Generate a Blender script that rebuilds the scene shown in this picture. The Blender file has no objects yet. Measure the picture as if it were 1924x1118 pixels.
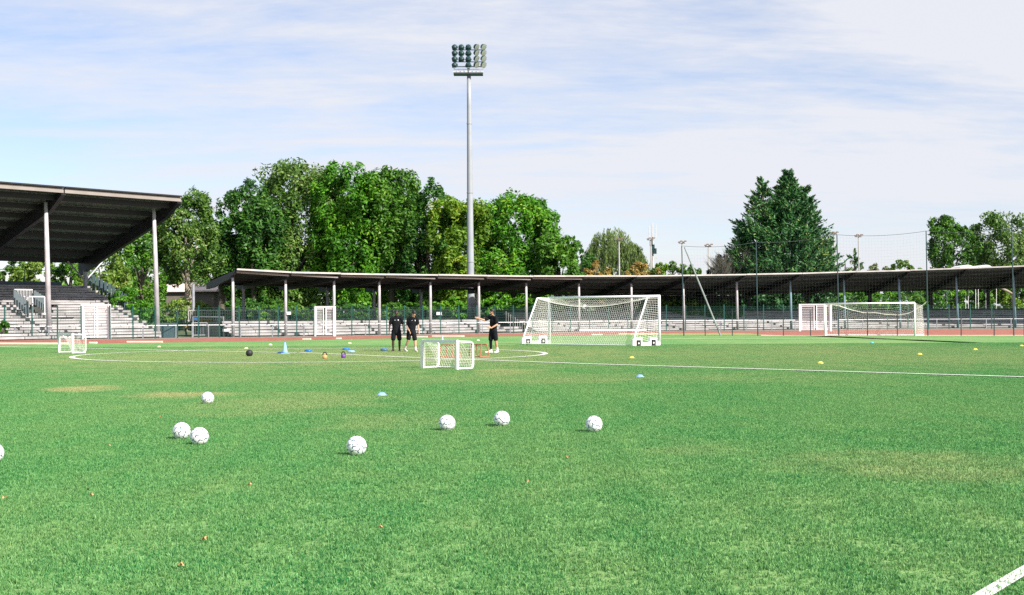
import bpy, bmesh, math, random
import numpy as np
from mathutils import Vector, Matrix, noise as mnoise

random.seed(7)
rng = np.random.default_rng(11)
scene = bpy.context.scene
COL = scene.collection

# ------------------------------------------------------------------ camera
F, PX, PY, HC, TH = 2400.0, 962.0, 590.0, 1.55, 0.005     # focal in photo pixels, principal point, camera height, roll
cs, sn = math.cos(TH), math.sin(TH)
cam_d = bpy.data.cameras.new('camera')
cam = bpy.data.objects.new('camera', cam_d)
COL.objects.link(cam)
cam_d.sensor_width = 36
cam_d.lens = 36 * F / 1924
cam_d.shift_y = (PY - 559) / 1924
cam_d.clip_start = 0.1
cam_d.clip_end = 6000
cam.matrix_world = Matrix(((cs, sn, 0, 0), (0, 0, -1, 0), (-sn, cs, 0, HC), (0, 0, 0, 1)))
scene.camera = cam

# ------------------------------------------------------------------ light and exposure
SUN_AZ, SUN_EL = math.radians(42), math.radians(38)
TO_SUN = Vector((math.cos(SUN_AZ) * math.cos(SUN_EL), -math.sin(SUN_AZ) * math.cos(SUN_EL), math.sin(SUN_EL)))
sun_d = bpy.data.lights.new('sun', 'SUN')
sun_d.energy = 5.0
sun_d.angle = math.radians(0.6)
sun_d.color = (1.0, 0.94, 0.85)
sun = bpy.data.objects.new('sun', sun_d)
COL.objects.link(sun)
sun.location = (60, -40, 80)
sun.rotation_euler = (-TO_SUN).to_track_quat('-Z', 'Y').to_euler()

world = bpy.data.worlds.new('World')
scene.world = world
world.use_nodes = True
wn, wl = world.node_tree.nodes, world.node_tree.links
wn.clear()


def wnode(t, **k):
    n = wn.new(t)
    for a, b in k.items():
        setattr(n, a, b)
    return n


w_out = wnode('ShaderNodeOutputWorld')
w_bg = wnode('ShaderNodeBackground')
w_bg.inputs['Strength'].default_value = 0.1
sky = wnode('ShaderNodeTexSky', sky_type='NISHITA', sun_disc=False)
sky.sun_elevation = SUN_EL
sky.sun_rotation = math.atan2(TO_SUN.x, TO_SUN.y)
sky.air_density = 1.0
sky.dust_density = 0.4
sky.ozone_density = 2.0
tc = wnode('ShaderNodeTexCoord')
sep = wnode('ShaderNodeSeparateXYZ')
wl.new(tc.outputs['Generated'], sep.inputs[0])


def wmath(op, a, b=None, clamp=False):
    n = wnode('ShaderNodeMath', operation=op, use_clamp=clamp)
    for i, v in enumerate((a, b)):
        if v is None:
            continue
        if isinstance(v, (int, float)):
            n.inputs[i].default_value = v
        else:
            wl.new(v, n.inputs[i])
    return n.outputs[0]


zc = wmath('ADD', wmath('MAXIMUM', sep.outputs[2], 0.0), 0.13)
cx_ = wmath('DIVIDE', sep.outputs[0], zc)
cy_ = wmath('DIVIDE', sep.outputs[1], zc)
comb = wnode('ShaderNodeCombineXYZ')
wl.new(cx_, comb.inputs[0])
wl.new(cy_, comb.inputs[1])


def wnoise(scale, detail, rough, sx, sy, off, dist=0.0):
    mp = wnode('ShaderNodeMapping')
    mp.inputs['Scale'].default_value = (sx, sy, 1)
    mp.inputs['Location'].default_value = off
    wl.new(comb.outputs[0], mp.inputs[0])
    n = wnode('ShaderNodeTexNoise')
    n.inputs['Scale'].default_value = scale
    n.inputs['Detail'].default_value = detail
    n.inputs['Roughness'].default_value = rough
    n.inputs['Distortion'].default_value = dist
    wl.new(mp.outputs[0], n.inputs['Vector'])
    return n.outputs['Fac']


n1 = wnoise(0.55, 9, 0.60, 0.75, 1.2, (3.1, 0.4, 0), 0.5)
n2 = wnoise(2.4, 8, 0.62, 0.5, 1.5, (1.3, 7.2, 0), 0.3)
n3 = wnoise(9.0, 6, 0.65, 0.8, 1.3, (5.3, 2.2, 0), 0.2)
bias = wmath('MULTIPLY', cx_, 0.13)
mix_n = wmath('ADD', wmath('ADD', wmath('MULTIPLY', n1, 1.35), wmath('MULTIPLY', n2, 0.95)), wmath('MULTIPLY', n3, 0.28))
fac = wmath('ADD', wmath('ADD', mix_n, bias), -0.87)
ramp = wnode('ShaderNodeValToRGB')
ramp.color_ramp.elements[0].position = 0.16
ramp.color_ramp.elements[0].color = (0.17, 0.17, 0.17, 1)
ramp.color_ramp.elements[1].position = 0.60
ramp.color_ramp.elements[1].color = (0.96, 0.96, 0.96, 1)
wl.new(fac, ramp.inputs[0])
mixw = wnode('ShaderNodeMix', data_type='RGBA')
wl.new(ramp.outputs[0], mixw.inputs[0])
tint = wnode('ShaderNodeMix', data_type='RGBA', blend_type='MULTIPLY')
tint.inputs[0].default_value = 1
wl.new(sky.outputs[0], tint.inputs[6])
tint.inputs[7].default_value = (0.88, 0.86, 0.98, 1)
wl.new(tint.outputs[2], mixw.inputs[6])
mixw.inputs[7].default_value = (5.0, 5.1, 5.45, 1)
wl.new(mixw.outputs[2], w_bg.inputs['Color'])
wl.new(w_bg.outputs[0], w_out.inputs['Surface'])

scene.view_settings.view_transform = 'Standard'
scene.view_settings.look = 'None'
scene.view_settings.exposure = 0.75
scene.view_settings.gamma = 1.0
scene.view_settings.use_curve_mapping = False
scene.cycles.max_bounces = 6
scene.cycles.use_denoising = False
scene.cycles.diffuse_bounces = 3
scene.cycles.transparent_max_bounces = 8
scene.cycles.caustics_reflective = False
scene.cycles.caustics_refractive = False

# ------------------------------------------------------------------ placing by sight lines


def ray(px, py):
    a, b = (px - PX) / F, (PY - py) / F
    return a * cs + b * sn, -a * sn + b * cs


def P(px, py, Y):
    """the world point seen at photo pixel (px, py) at distance Y"""
    ax, bz = ray(px, py)
    return Vector((ax * Y, Y, HC + bz * Y))


def G(px, py, z=0.0):
    ax, bz = ray(px, py)
    Y = (z - HC) / bz
    return Vector((ax * Y, Y, z))


def hor(px):
    return PY - TH * (px - PX)


def interp(x, pts):
    return float(np.interp(x, [p[0] for p in pts], [p[1] for p in pts]))


# ------------------------------------------------------------------ materials
MATS = {}


def mat(name, base, rough=0.7, var=0.12, scale=4.0, bump=0.0, bscale=30.0, metal=0.0, col2=None, spec=None, detail=4.0, stretch=None):
    """a principled material whose colour drifts between base and col2 with a noise"""
    if name in MATS:
        return MATS[name]
    m = bpy.data.materials.new(name)
    m.use_nodes = True
    nt = m.node_tree
    b = nt.nodes['Principled BSDF']
    b.inputs['Roughness'].default_value = rough
    b.inputs['Metallic'].default_value = metal
    if spec is not None:
        b.inputs['Specular IOR Level'].default_value = spec
    geo = nt.nodes.new('ShaderNodeNewGeometry')
    vec = geo.outputs['Position']
    if stretch:
        mp = nt.nodes.new('ShaderNodeMapping')
        mp.inputs['Scale'].default_value = stretch
        nt.links.new(vec, mp.inputs[0])
        vec = mp.outputs[0]
    n = nt.nodes.new('ShaderNodeTexNoise')
    n.inputs['Scale'].default_value = scale
    n.inputs['Detail'].default_value = detail
    nt.links.new(vec, n.inputs['Vector'])
    r = nt.nodes.new('ShaderNodeValToRGB')
    lo = tuple(max(0, c * (1 - var)) for c in base)
    hi = tuple(min(1, c * (1 + var)) for c in base)
    if col2 is not None:
        lo, hi = base, col2
    r.color_ramp.elements[0].position = 0.34
    r.color_ramp.elements[1].position = 0.66
    r.color_ramp.elements[0].color = (*lo, 1)
    r.color_ramp.elements[1].color = (*hi, 1)
    nt.links.new(n.outputs['Fac'], r.inputs[0])
    nt.links.new(r.outputs[0], b.inputs['Base Color'])
    if bump:
        n2_ = nt.nodes.new('ShaderNodeTexNoise')
        n2_.inputs['Scale'].default_value = bscale
        n2_.inputs['Detail'].default_value = 6
        nt.links.new(vec, n2_.inputs['Vector'])
        bp = nt.nodes.new('ShaderNodeBump')
        bp.inputs['Strength'].default_value = bump
        bp.inputs['Distance'].default_value = 0.02
        nt.links.new(n2_.outputs['Fac'], bp.inputs['Height'])
        nt.links.new(bp.outputs[0], b.inputs['Normal'])
    MATS[name] = m
    return m


def leaf_mat(name, c1, c2, c3=None, trans=0.35):
    """foliage: colour drifts over the crown and from leaf to leaf; light passes through"""
    if name in MATS:
        return MATS[name]
    m = bpy.data.materials.new(name)
    m.use_nodes = True
    nt = m.node_tree
    nt.nodes.clear()
    out = nt.nodes.new('ShaderNodeOutputMaterial')
    geo = nt.nodes.new('ShaderNodeNewGeometry')
    n = nt.nodes.new('ShaderNodeTexNoise')
    n.inputs['Scale'].default_value = 0.35
    n.inputs['Detail'].default_value = 3
    nt.links.new(geo.outputs['Position'], n.inputs['Vector'])
    mx = nt.nodes.new('ShaderNodeMath')
    mx.operation = 'MULTIPLY_ADD'
    nt.links.new(geo.outputs['Random Per Island'], mx.inputs[0])
    mx.inputs[1].default_value = 0.55
    ad = nt.nodes.new('ShaderNodeMath')
    ad.operation = 'SUBTRACT'
    nt.links.new(n.outputs['Fac'], ad.inputs[0])
    ad.inputs[1].default_value = 0.26
    nt.links.new(ad.outputs[0], mx.inputs[2])
    r = nt.nodes.new('ShaderNodeValToRGB')
    r.color_ramp.elements[0].position = 0.15
    r.color_ramp.elements[0].color = (*c1, 1)
    r.color_ramp.elements[1].position = 0.72
    r.color_ramp.elements[1].color = (*c2, 1)
    if c3:
        e = r.color_ramp.elements.new(0.86)
        e.color = (*c3, 1)
    nt.links.new(mx.outputs[0], r.inputs[0])
    d = nt.nodes.new('ShaderNodeBsdfPrincipled')
    d.inputs['Roughness'].default_value = 0.5
    d.inputs['Specular IOR Level'].default_value = 0.35
    t = nt.nodes.new('ShaderNodeBsdfTranslucent')
    nt.links.new(r.outputs[0], d.inputs['Base Color'])
    nt.links.new(r.outputs[0], t.inputs['Color'])
    ms = nt.nodes.new('ShaderNodeMixShader')
    ms.inputs[0].default_value = trans
    nt.links.new(d.outputs[0], ms.inputs[1])
    nt.links.new(t.outputs[0], ms.inputs[2])
    nt.links.new(ms.outputs[0], out.inputs['Surface'])
    MATS[name] = m
    return m


def turf_mat(name, gain, blades):
    """green turf; worn tan patches, pale bands and single blades of other shades"""
    m = bpy.data.materials.new(name)
    m.use_nodes = True
    nt = m.node_tree
    nt.nodes.clear()
    N, L = nt.nodes, nt.links
    out = N.new('ShaderNodeOutputMaterial')
    geo = N.new('ShaderNodeNewGeometry')
    pos = geo.outputs['Position']

    def M(op, a, b=None, c=None, clamp=False):
        n = N.new('ShaderNodeMath')
        n.operation = op
        n.use_clamp = clamp
        for i, v in enumerate((a, b, c)):
            if v is None:
                continue
            if isinstance(v, (int, float)):
                n.inputs[i].default_value = v
            else:
                L.new(v, n.inputs[i])
        return n.outputs[0]

    def NO(scale, detail=3, stretch=(1, 1, 1)):
        mp = N.new('ShaderNodeMapping')
        mp.inputs['Scale'].default_value = stretch
        L.new(pos, mp.inputs[0])
        n = N.new('ShaderNodeTexNoise')
        n.inputs['Scale'].default_value = scale
        n.inputs['Detail'].default_value = detail
        L.new(mp.outputs[0], n.inputs['Vector'])
        return n.outputs['Fac']

    def RAMP(v, p0, c0, p1, c1):
        r = N.new('ShaderNodeValToRGB')
        r.color_ramp.elements[0].position = p0
        r.color_ramp.elements[1].position = p1
        r.color_ramp.elements[0].color = (*c0, 1)
        r.color_ramp.elements[1].color = (*c1, 1)
        L.new(v, r.inputs[0])
        return r.outputs[0]

    def MIX(f, a, b):
        n = N.new('ShaderNodeMix')
        n.data_type = 'RGBA'
        L.new(f, n.inputs[0])
        for i, v in ((6, a), (7, b)):
            if isinstance(v, tuple):
                n.inputs[i].default_value = (*v, 1)
            else:
                L.new(v, n.inputs[i])
        return n.outputs[2]

    g = gain
    rnd = M('ADD', M('MULTIPLY', geo.outputs['Random Per Island'], 0.5), M('MULTIPLY_ADD', NO(34, 2), 1.9, -0.70)) if blades else NO(55, 2)
    fine = RAMP(rnd, 0.15 if blades else 0.35, ((0.004 if blades else 0.034) * g, 0.115 * g, 0.030 * g), 0.9 if blades else 0.65, (0.158 * g, 0.315 * g, 0.108 * g))
    # large pale / deep variations
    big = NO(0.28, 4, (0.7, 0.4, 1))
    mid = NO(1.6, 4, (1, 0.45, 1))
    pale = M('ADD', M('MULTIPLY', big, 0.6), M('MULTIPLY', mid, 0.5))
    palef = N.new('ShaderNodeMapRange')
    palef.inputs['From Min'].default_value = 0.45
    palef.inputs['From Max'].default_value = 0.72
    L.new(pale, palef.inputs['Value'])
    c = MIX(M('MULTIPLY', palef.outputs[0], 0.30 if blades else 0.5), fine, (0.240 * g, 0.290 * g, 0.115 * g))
    # worn patches and broad pale bands with their own shape
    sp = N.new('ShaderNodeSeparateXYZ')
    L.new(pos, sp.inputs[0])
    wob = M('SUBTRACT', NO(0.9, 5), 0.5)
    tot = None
    for (x0, y0, rx, ry, k) in WORN_AND_PALE:
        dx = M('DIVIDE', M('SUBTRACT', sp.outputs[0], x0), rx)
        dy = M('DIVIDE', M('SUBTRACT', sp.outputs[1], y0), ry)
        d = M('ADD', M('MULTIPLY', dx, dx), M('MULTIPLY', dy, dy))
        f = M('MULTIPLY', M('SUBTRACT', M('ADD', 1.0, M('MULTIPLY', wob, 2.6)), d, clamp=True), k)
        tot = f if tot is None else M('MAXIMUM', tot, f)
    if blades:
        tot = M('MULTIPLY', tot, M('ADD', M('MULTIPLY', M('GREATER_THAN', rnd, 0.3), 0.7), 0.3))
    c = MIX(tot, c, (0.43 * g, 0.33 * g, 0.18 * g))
    d = N.new('ShaderNodeBsdfPrincipled')
    d.inputs['Roughness'].default_value = 0.55 if blades else 0.9
    d.inputs['Specular IOR Level'].default_value = 0.3 if blades else 0.1
    L.new(c, d.inputs['Base Color'])
    if blades:
        t = N.new('ShaderNodeBsdfTranslucent')
        L.new(c, t.inputs['Color'])
        ms = N.new('ShaderNodeMixShader')
        ms.inputs[0].default_value = 0.3
        L.new(d.outputs[0], ms.inputs[1])
        L.new(t.outputs[0], ms.inputs[2])
        L.new(ms.outputs[0], out.inputs['Surface'])
    else:
        bn = N.new('ShaderNodeTexNoise')
        bn.inputs['Scale'].default_value = 22
        bn.inputs['Detail'].default_value = 5
        L.new(pos, bn.inputs['Vector'])
        bp = N.new('ShaderNodeBump')
        bp.inputs['Strength'].default_value = 0.6
        bp.inputs['Distance'].default_value = 0.03
        L.new(bn.outputs['Fac'], bp.inputs['Height'])
        L.new(bp.outputs[0], d.inputs['Normal'])
        L.new(d.outputs[0], out.inputs['Surface'])
    return m


def worn_pale_at(px, py, hwx, hpy, k):
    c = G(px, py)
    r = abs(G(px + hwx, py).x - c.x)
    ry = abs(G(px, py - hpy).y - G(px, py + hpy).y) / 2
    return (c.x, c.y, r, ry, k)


WORN_AND_PALE = [worn_pale_at(165, 732, 85, 7, 0.55), worn_pale_at(330, 744, 120, 7, 0.5), worn_pale_at(900, 712, 900, 14, 0.16), worn_pale_at(650, 668, 900, 24, 0.34), worn_pale_at(1550, 665, 700, 26, 0.22), worn_pale_at(560, 757, 200, 26, 0.22), worn_pale_at(720, 792, 150, 22, 0.16),  # the widest entries are pale yellowish bands across the mid and far turf
        worn_pale_at(1760, 878, 330, 34, 0.24), worn_pale_at(960, 700, 90, 9, 0.4), worn_pale_at(1050, 716, 200, 8, 0.25), worn_pale_at(300, 668, 150, 7, 0.3),
        worn_pale_at(1560, 662, 160, 5, 0.3), worn_pale_at(1300, 850, 160, 12, 0.12)]

M_white = mat('white_painted_metal', (0.86, 0.86, 0.88), 0.4, 0.04, 3)
M_white2 = mat('white_plastic', (0.88, 0.87, 0.88), 0.5, 0.04, 5)
M_net = mat('net_cord', (0.85, 0.83, 0.78), 0.8, 0.05, 6)
M_netdark = mat('dark_net_cord', (0.07, 0.09, 0.09), 0.8, 0.05, 6)
M_galv = mat('galvanised_steel', (0.30, 0.31, 0.34), 0.5, 0.12, 2.5, metal=0.1)
M_galv2 = mat('painted_column_steel', (0.47, 0.455, 0.48), 0.55, 0.15, 1.6)
M_green = mat('green_fence_paint', (0.012, 0.085, 0.075), 0.5, 0.15, 3)
M_dkgreen = mat('dark_green_floodlight_housing', (0.010, 0.045, 0.045), 0.45, 0.2, 3)
M_glass = mat('floodlight_glass', (0.26, 0.30, 0.25), 0.2, 0.1, 3)
M_black = mat('black_rubber', (0.015, 0.015, 0.017), 0.6, 0.2, 8)
M_roof = mat('dark_profiled_roof_sheet', (0.050, 0.080, 0.070), 0.6, 0.3, 0.8, col2=(0.090, 0.125, 0.108), stretch=(1, 1, 1))
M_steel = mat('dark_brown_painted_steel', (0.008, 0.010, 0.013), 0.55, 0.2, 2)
M_fascia = mat('beige_fascia_sheet', (0.27, 0.24, 0.225), 0.6, 0.08, 1.2)
M_gut = mat('pale_zinc_gutter', (0.48, 0.46, 0.44), 0.45, 0.12, 1.4)
M_plank = mat('weathered_seating_plank', (0.29, 0.275, 0.275), 0.85, 0.2, 0.9, bump=0.4, bscale=9, col2=(0.45, 0.435, 0.44), detail=7)
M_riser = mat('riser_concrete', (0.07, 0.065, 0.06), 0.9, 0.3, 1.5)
M_conc = mat('pale_concrete', (0.26, 0.245, 0.235), 0.85, 0.2, 0.9, bump=0.3, bscale=7)
M_track = mat('red_running_track', (0.25, 0.080, 0.052), 0.85, 0.15, 1.2, bump=0.3, bscale=60, col2=(0.36, 0.13, 0.092), detail=6)
M_gravel = mat('grey_gravel', (0.26, 0.23, 0.20), 0.95, 0.3, 3, bump=0.8, bscale=40, detail=8)
M_soil = mat('dark_earth_and_grass', (0.045, 0.060, 0.025), 0.95, 0.3, 0.6, bump=0.5, bscale=12, col2=(0.10, 0.13, 0.05), detail=8)
M_verge = mat('rough_verge_grass', (0.13, 0.20, 0.05), 0.95, 0.3, 2, bump=0.8, bscale=25, col2=(0.34, 0.36, 0.13), detail=8)
M_tan = mat('tan_sandy_edging', (0.50, 0.40, 0.27), 0.9, 0.15, 2)
M_kerb = mat('cream_kerb', (0.78, 0.72, 0.60), 0.7, 0.08, 2)
M_line = mat('white_line_turf', (0.56, 0.59, 0.50), 0.9, 0.14, 70, bump=0.8, bscale=90, col2=(0.80, 0.80, 0.76), detail=6)
M_line2 = mat('faded_line_turf', (0.50, 0.55, 0.36), 0.9, 0.14, 10)
M_bark = mat('bark', (0.10, 0.085, 0.065), 0.9, 0.3, 3, bump=0.6, bscale=14)
M_bark2 = mat('pale_bark', (0.30, 0.26, 0.20), 0.9, 0.3, 3, bump=0.5, bscale=14)
M_twig = mat('grey_dead_twigs', (0.12, 0.115, 0.09), 0.9, 0.3, 2)
M_orange = mat('orange_plastic', (0.42, 0.15, 0.08), 0.45, 0.08, 5)
M_blue = mat('blue_plastic', (0.015, 0.14, 0.42), 0.35, 0.1, 6)
M_ltblue = mat('light_blue_plastic', (0.24, 0.42, 0.75), 0.45, 0.08, 6)
M_yellow = mat('yellow_plastic', (0.80, 0.68, 0.10), 0.5, 0.06, 6)
M_pale = mat('pale_marker_plastic', (0.82, 0.86, 0.42), 0.5, 0.06, 6)
M_purple = mat('purple_vinyl', (0.12, 0.04, 0.25), 0.5, 0.1, 6)
M_kbor = mat('apricot_vinyl', (0.75, 0.32, 0.12), 0.5, 0.1, 6)

# ------------------------------------------------------------------ mesh building


class MB:
    def __init__(self):
        self.v, self.f = [], []

    def add(self, vs, fs):
        o = len(self.v)
        self.v += [tuple(p) for p in vs]
        self.f += [tuple(i + o for i in q) for q in fs]

    def hexa(self, b, t):
        """b, t: four bottom and four top corners in the same order"""
        self.add(list(b) + list(t), [(3, 2, 1, 0), (4, 5, 6, 7), (0, 1, 5, 4), (1, 2, 6, 5), (2, 3, 7, 6), (3, 0, 4, 7)])

    def box(self, c, s, rz=0.0):
        c = Vector(c)
        R = Matrix.Rotation(rz, 3, 'Z')
        q = [R @ Vector((x * s[0] / 2, y * s[1] / 2, z * s[2] / 2)) + c for z in (-1, 1) for x, y in ((-1, -1), (1, -1), (1, 1), (-1, 1))]
        self.hexa(q[:4], q[4:])

    def bar(self, p, q, w, h, up=Vector((0, 0, 1))):
        p, q = Vector(p), Vector(q)
        d = (q - p).normalized()
        s = d.cross(up)
        if s.length < 1e-4:
            s = d.cross(Vector((1, 0, 0)))
        s.normalize()
        u = s.cross(d)
        a, b = s * w / 2, u * h / 2
        self.hexa([p - a - b, p + a - b, p + a + b, p - a + b], [q - a - b, q + a - b, q + a + b, q - a + b])

    def tube(self, p, q, r, n=8, r2=None, caps=True):
        p, q = Vector(p), Vector(q)
        self.path([p, q], [r, r if r2 is None else r2], n, caps)

    def path(self, pts, rs, n=8, caps=True):
        pts = [Vector(p) for p in pts]
        if isinstance(rs, (int, float)):
            rs = [rs] * len(pts)
        vs, fs = [], []
        side = None
        for i, p in enumerate(pts):
            d = (pts[min(i + 1, len(pts) - 1)] - pts[max(i - 1, 0)])
            if d.length < 1e-9:
                d = Vector((0, 0, 1))
            d.normalize()
            if side is None:
                side = d.cross(Vector((0, 0, 1)))
                if side.length < 0.05:
                    side = Vector((1, 0, 0))
            side = (side - d * side.dot(d)).normalized()
            u = d.cross(side)
            for k in range(n):
                a = 2 * math.pi * k / n
                vs.append(p + (side * math.cos(a) + u * math.sin(a)) * rs[i])
        for i in range(len(pts) - 1):
            for k in range(n):
                a, b = i * n + k, i * n + (k + 1) % n
                fs.append((a, b, b + n, a + n))
        if caps:
            fs.append(tuple(reversed(range(n))))
            fs.append(tuple(range((len(pts) - 1) * n, len(pts) * n)))
        self.add(vs, fs)

    def lathe(self, prof, c, n=20):
        c = Vector(c)
        vs, fs = [], []
        for r, z in prof:
            for k in range(n):
                a = 2 * math.pi * k / n
                vs.append(c + Vector((r * math.cos(a), r * math.sin(a), z)))
        for i in range(len(prof) - 1):
            for k in range(n):
                a, b = i * n + k, i * n + (k + 1) % n
                fs.append((a, b, b + n, a + n))
        fs.append(tuple(reversed(range(n))))
        fs.append(tuple(range((len(prof) - 1) * n, len(prof) * n)))
        self.add(vs, fs)

    def build(self, name, m, parent=None, smooth=False, origin=None):
        me = bpy.data.meshes.new(name)
        o = Vector(origin) if origin is not None else Vector((0, 0, 0))
        me.from_pydata([tuple(Vector(p) - o) for p in self.v] if origin is not None else self.v, [], self.f)
        me.materials.append(m)
        if smooth:
            me.polygons.foreach_set('use_smooth', [True] * len(me.polygons))
        me.update()
        ob = bpy.data.objects.new(name, me)
        COL.objects.link(ob)
        if origin is not None:
            ob.location = o
        if parent is not None:
            ob.parent = parent
            if origin is None:
                ob.matrix_parent_inverse = Matrix.Translation(-parent.location) if parent.type == 'EMPTY' and parent.parent is None and parent.rotation_euler.z == 0 else ob.matrix_parent_inverse
        return ob


def tag(o, label=None, cat=None, group=None, kind=None):
    if label:
        o['label'] = label
    if cat:
        o['category'] = cat
    if group:
        o['group'] = group
    if kind:
        o['kind'] = kind
    return o


def thing(name, label, cat, loc=(0, 0, 0), group=None):
    o = bpy.data.objects.new(name, None)
    o.empty_display_size = 0.3
    COL.objects.link(o)
    o.location = loc
    return tag(o, label, cat, group)


def share(src, parent, mw):
    """a part that shares src's mesh, placed by a world matrix"""
    c = src.copy()
    COL.objects.link(c)
    c.parent = parent
    c.matrix_parent_inverse = Matrix.Identity(4)
    c.matrix_basis = Matrix.Translation(-parent.location) @ mw
    return c


def copy_tree(o, loc, parent=None):
    c = o.copy()
    COL.objects.link(c)
    if parent is None:
        c.location = loc
    else:
        c.parent = parent
    for ch in o.children:
        copy_tree(ch, None, c)
    return c


def sheet(name, pts, z, m):
    b = MB()
    b.add([(p[0], p[1], z) for p in pts], [tuple(range(len(pts)))])
    return tag(b.build(name, m), kind='structure')


def strip(name, near, far, z, m):
    b = MB()
    n = len(near)
    b.add([(p[0], p[1], z) for p in near] + [(p[0], p[1], z) for p in far], [(i, i + 1, n + i + 1, n + i) for i in range(n - 1)])
    return tag(b.build(name, m), kind='structure')


def ribbon(b, pts, w, z):
    vs = []
    for i, p in enumerate(pts):
        d = (pts[min(i + 1, len(pts) - 1)] - pts[max(i - 1, 0)]).normalized()
        s = Vector((-d.y, d.x, 0)) * w / 2
        vs += [(p.x - s.x, p.y - s.y, z), (p.x + s.x, p.y + s.y, z)]
    b.add(vs, [(2 * i, 2 * i + 2, 2 * i + 3, 2 * i + 1) for i in range(len(pts) - 1)])


# ------------------------------------------------------------------ ground, pitch, track
INNER = [(-500, 652), (0, 648), (100, 646.5), (160, 645.6), (240, 644.8), (340, 643.3), (440, 642), (500, 640.8), (575, 639.5), (650, 637.4), (720, 636.3), (850, 633),
         (1000, 631.5), (1120, 630.2), (1240, 627), (1370, 626.2), (1405, 626.4), (1440, 630.3), (1924, 629.8), (2500, 628)]
OUTER = [(-500, 645), (0, 640), (240, 638), (340, 636.3), (480, 634.8), (700, 631.4), (850, 628.5), (1000, 627), (1120, 623.8), (1300, 622.7), (1480, 621.7), (1680, 619.5),
         (1924, 618.7), (2500, 617)]
xs = list(range(-500, 2501, 20))
inner = [G(x, interp(x, INNER)) for x in xs]
outer = [G(x, interp(x, OUTER)) for x in xs]
apron = [G(x, interp(x, OUTER) - 2.2) for x in xs]

sheet('ground', [(-2500, -60), (2500, -60), (2500, 3500), (-2500, 3500)], 0.0, M_soil)
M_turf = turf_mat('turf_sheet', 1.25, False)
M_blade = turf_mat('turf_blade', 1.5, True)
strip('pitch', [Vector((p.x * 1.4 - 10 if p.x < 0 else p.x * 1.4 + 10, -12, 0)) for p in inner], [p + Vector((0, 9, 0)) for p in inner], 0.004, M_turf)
strip('running_track', inner, outer, 0.008, M_track)
strip('gravel_path', outer, apron, 0.012, M_gravel)
# rough verge between the pitch end and the track
vx = list(range(1130, 1441, 20))
strip('verge', [G(x, 630.8 + 0.4 * math.sin(x)) for x in vx], [G(x, interp(x, INNER) - 0.2) for x in vx], 0.014, M_verge)
vx = list(range(1430, 2301, 30))
strip('sandy_edging', [G(x, 631.6) for x in vx], [G(x, interp(x, INNER) - 0.1) for x in vx], 0.016, M_tan)

# painted lines
LZ = 0.034
near = [(124, 671.2), (162.4, 674.9), (199.8, 677), (249.7, 679.3), (337, 681.4), (369.9, 682.2), (444.7, 682.8), (557, 683.2), (627.3, 682.7), (702.2, 681.4), (777, 679.9),
        (885, 676.4), (934.8, 673.3), (972.3, 669.3)]
far = [(162.4, 666.6), (212.3, 663.9), (249.7, 662.7), (287, 661.5), (457.2, 657.8), (507.1, 657.2), (552.5, 656.8), (602.4, 656.2), (677.2, 655.6), (752, 655.8), (888.7, 656),
       (947.3, 658.1), (972.3, 660), (998.5, 664.7)]
cp = np.array([[G(*q).x, G(*q).y] for q in near + far])
cc = cp.mean(0)
q = cp - cc
A = np.c_[q[:, 0] ** 2, q[:, 0] * q[:, 1], q[:, 1] ** 2, q[:, 0], q[:, 1]]
co = np.linalg.lstsq(A, np.ones(len(q)), rcond=None)[0]
Qm = np.array([[co[0], co[1] / 2], [co[1] / 2, co[2]]])
ctr = -0.5 * np.linalg.solve(Qm, co[3:5])
k_ = 1 + ctr @ Qm @ ctr
ew, ev = np.linalg.eigh(Qm / k_)
circ = []
for i in range(161):
    a = 2 * math.pi * i / 160
    p = ctr + cc + ev @ (np.array([math.cos(a), math.sin(a)]) / np.sqrt(ew))
    circ.append(Vector((p[0], p[1], 0)))
b = MB()
ribbon(b, circ, 0.20, LZ)
tag(b.build('centre_circle_line', M_line), kind='structure')
b = MB()
hl = [(-200, 649.3), (100, 654.3), (337, 660), (450, 662.2), (560, 664.2)]
ribbon(b, [G(*q) for q in hl], 0.22, LZ + 0.002)
tag(b.build('halfway_line', M_line), kind='structure')
b = MB()
ribbon(b, [G(*q) for q in [(562, 663.9), (777, 673.2), (1097, 685.2), (1500, 697.6), (2100, 716), (3300, 753)]], 0.21, LZ + 0.002)
tag(b.build('halfway_line', M_line), kind='structure')
b = MB()
ribbon(b, [G(x, 637.6 + (x - 1245) * 0.0014) for x in range(1245, 2300, 60)], 0.5, LZ)
tag(b.build('goal_line', M_line2), kind='structure')
b = MB()
ribbon(b, [G(1790, 1160), G(1859, 1118), G(1924, 1079), G(2100, 984)], 0.092, 0.0245)
tag(b.build('corner_line', M_line), kind='structure')


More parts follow.
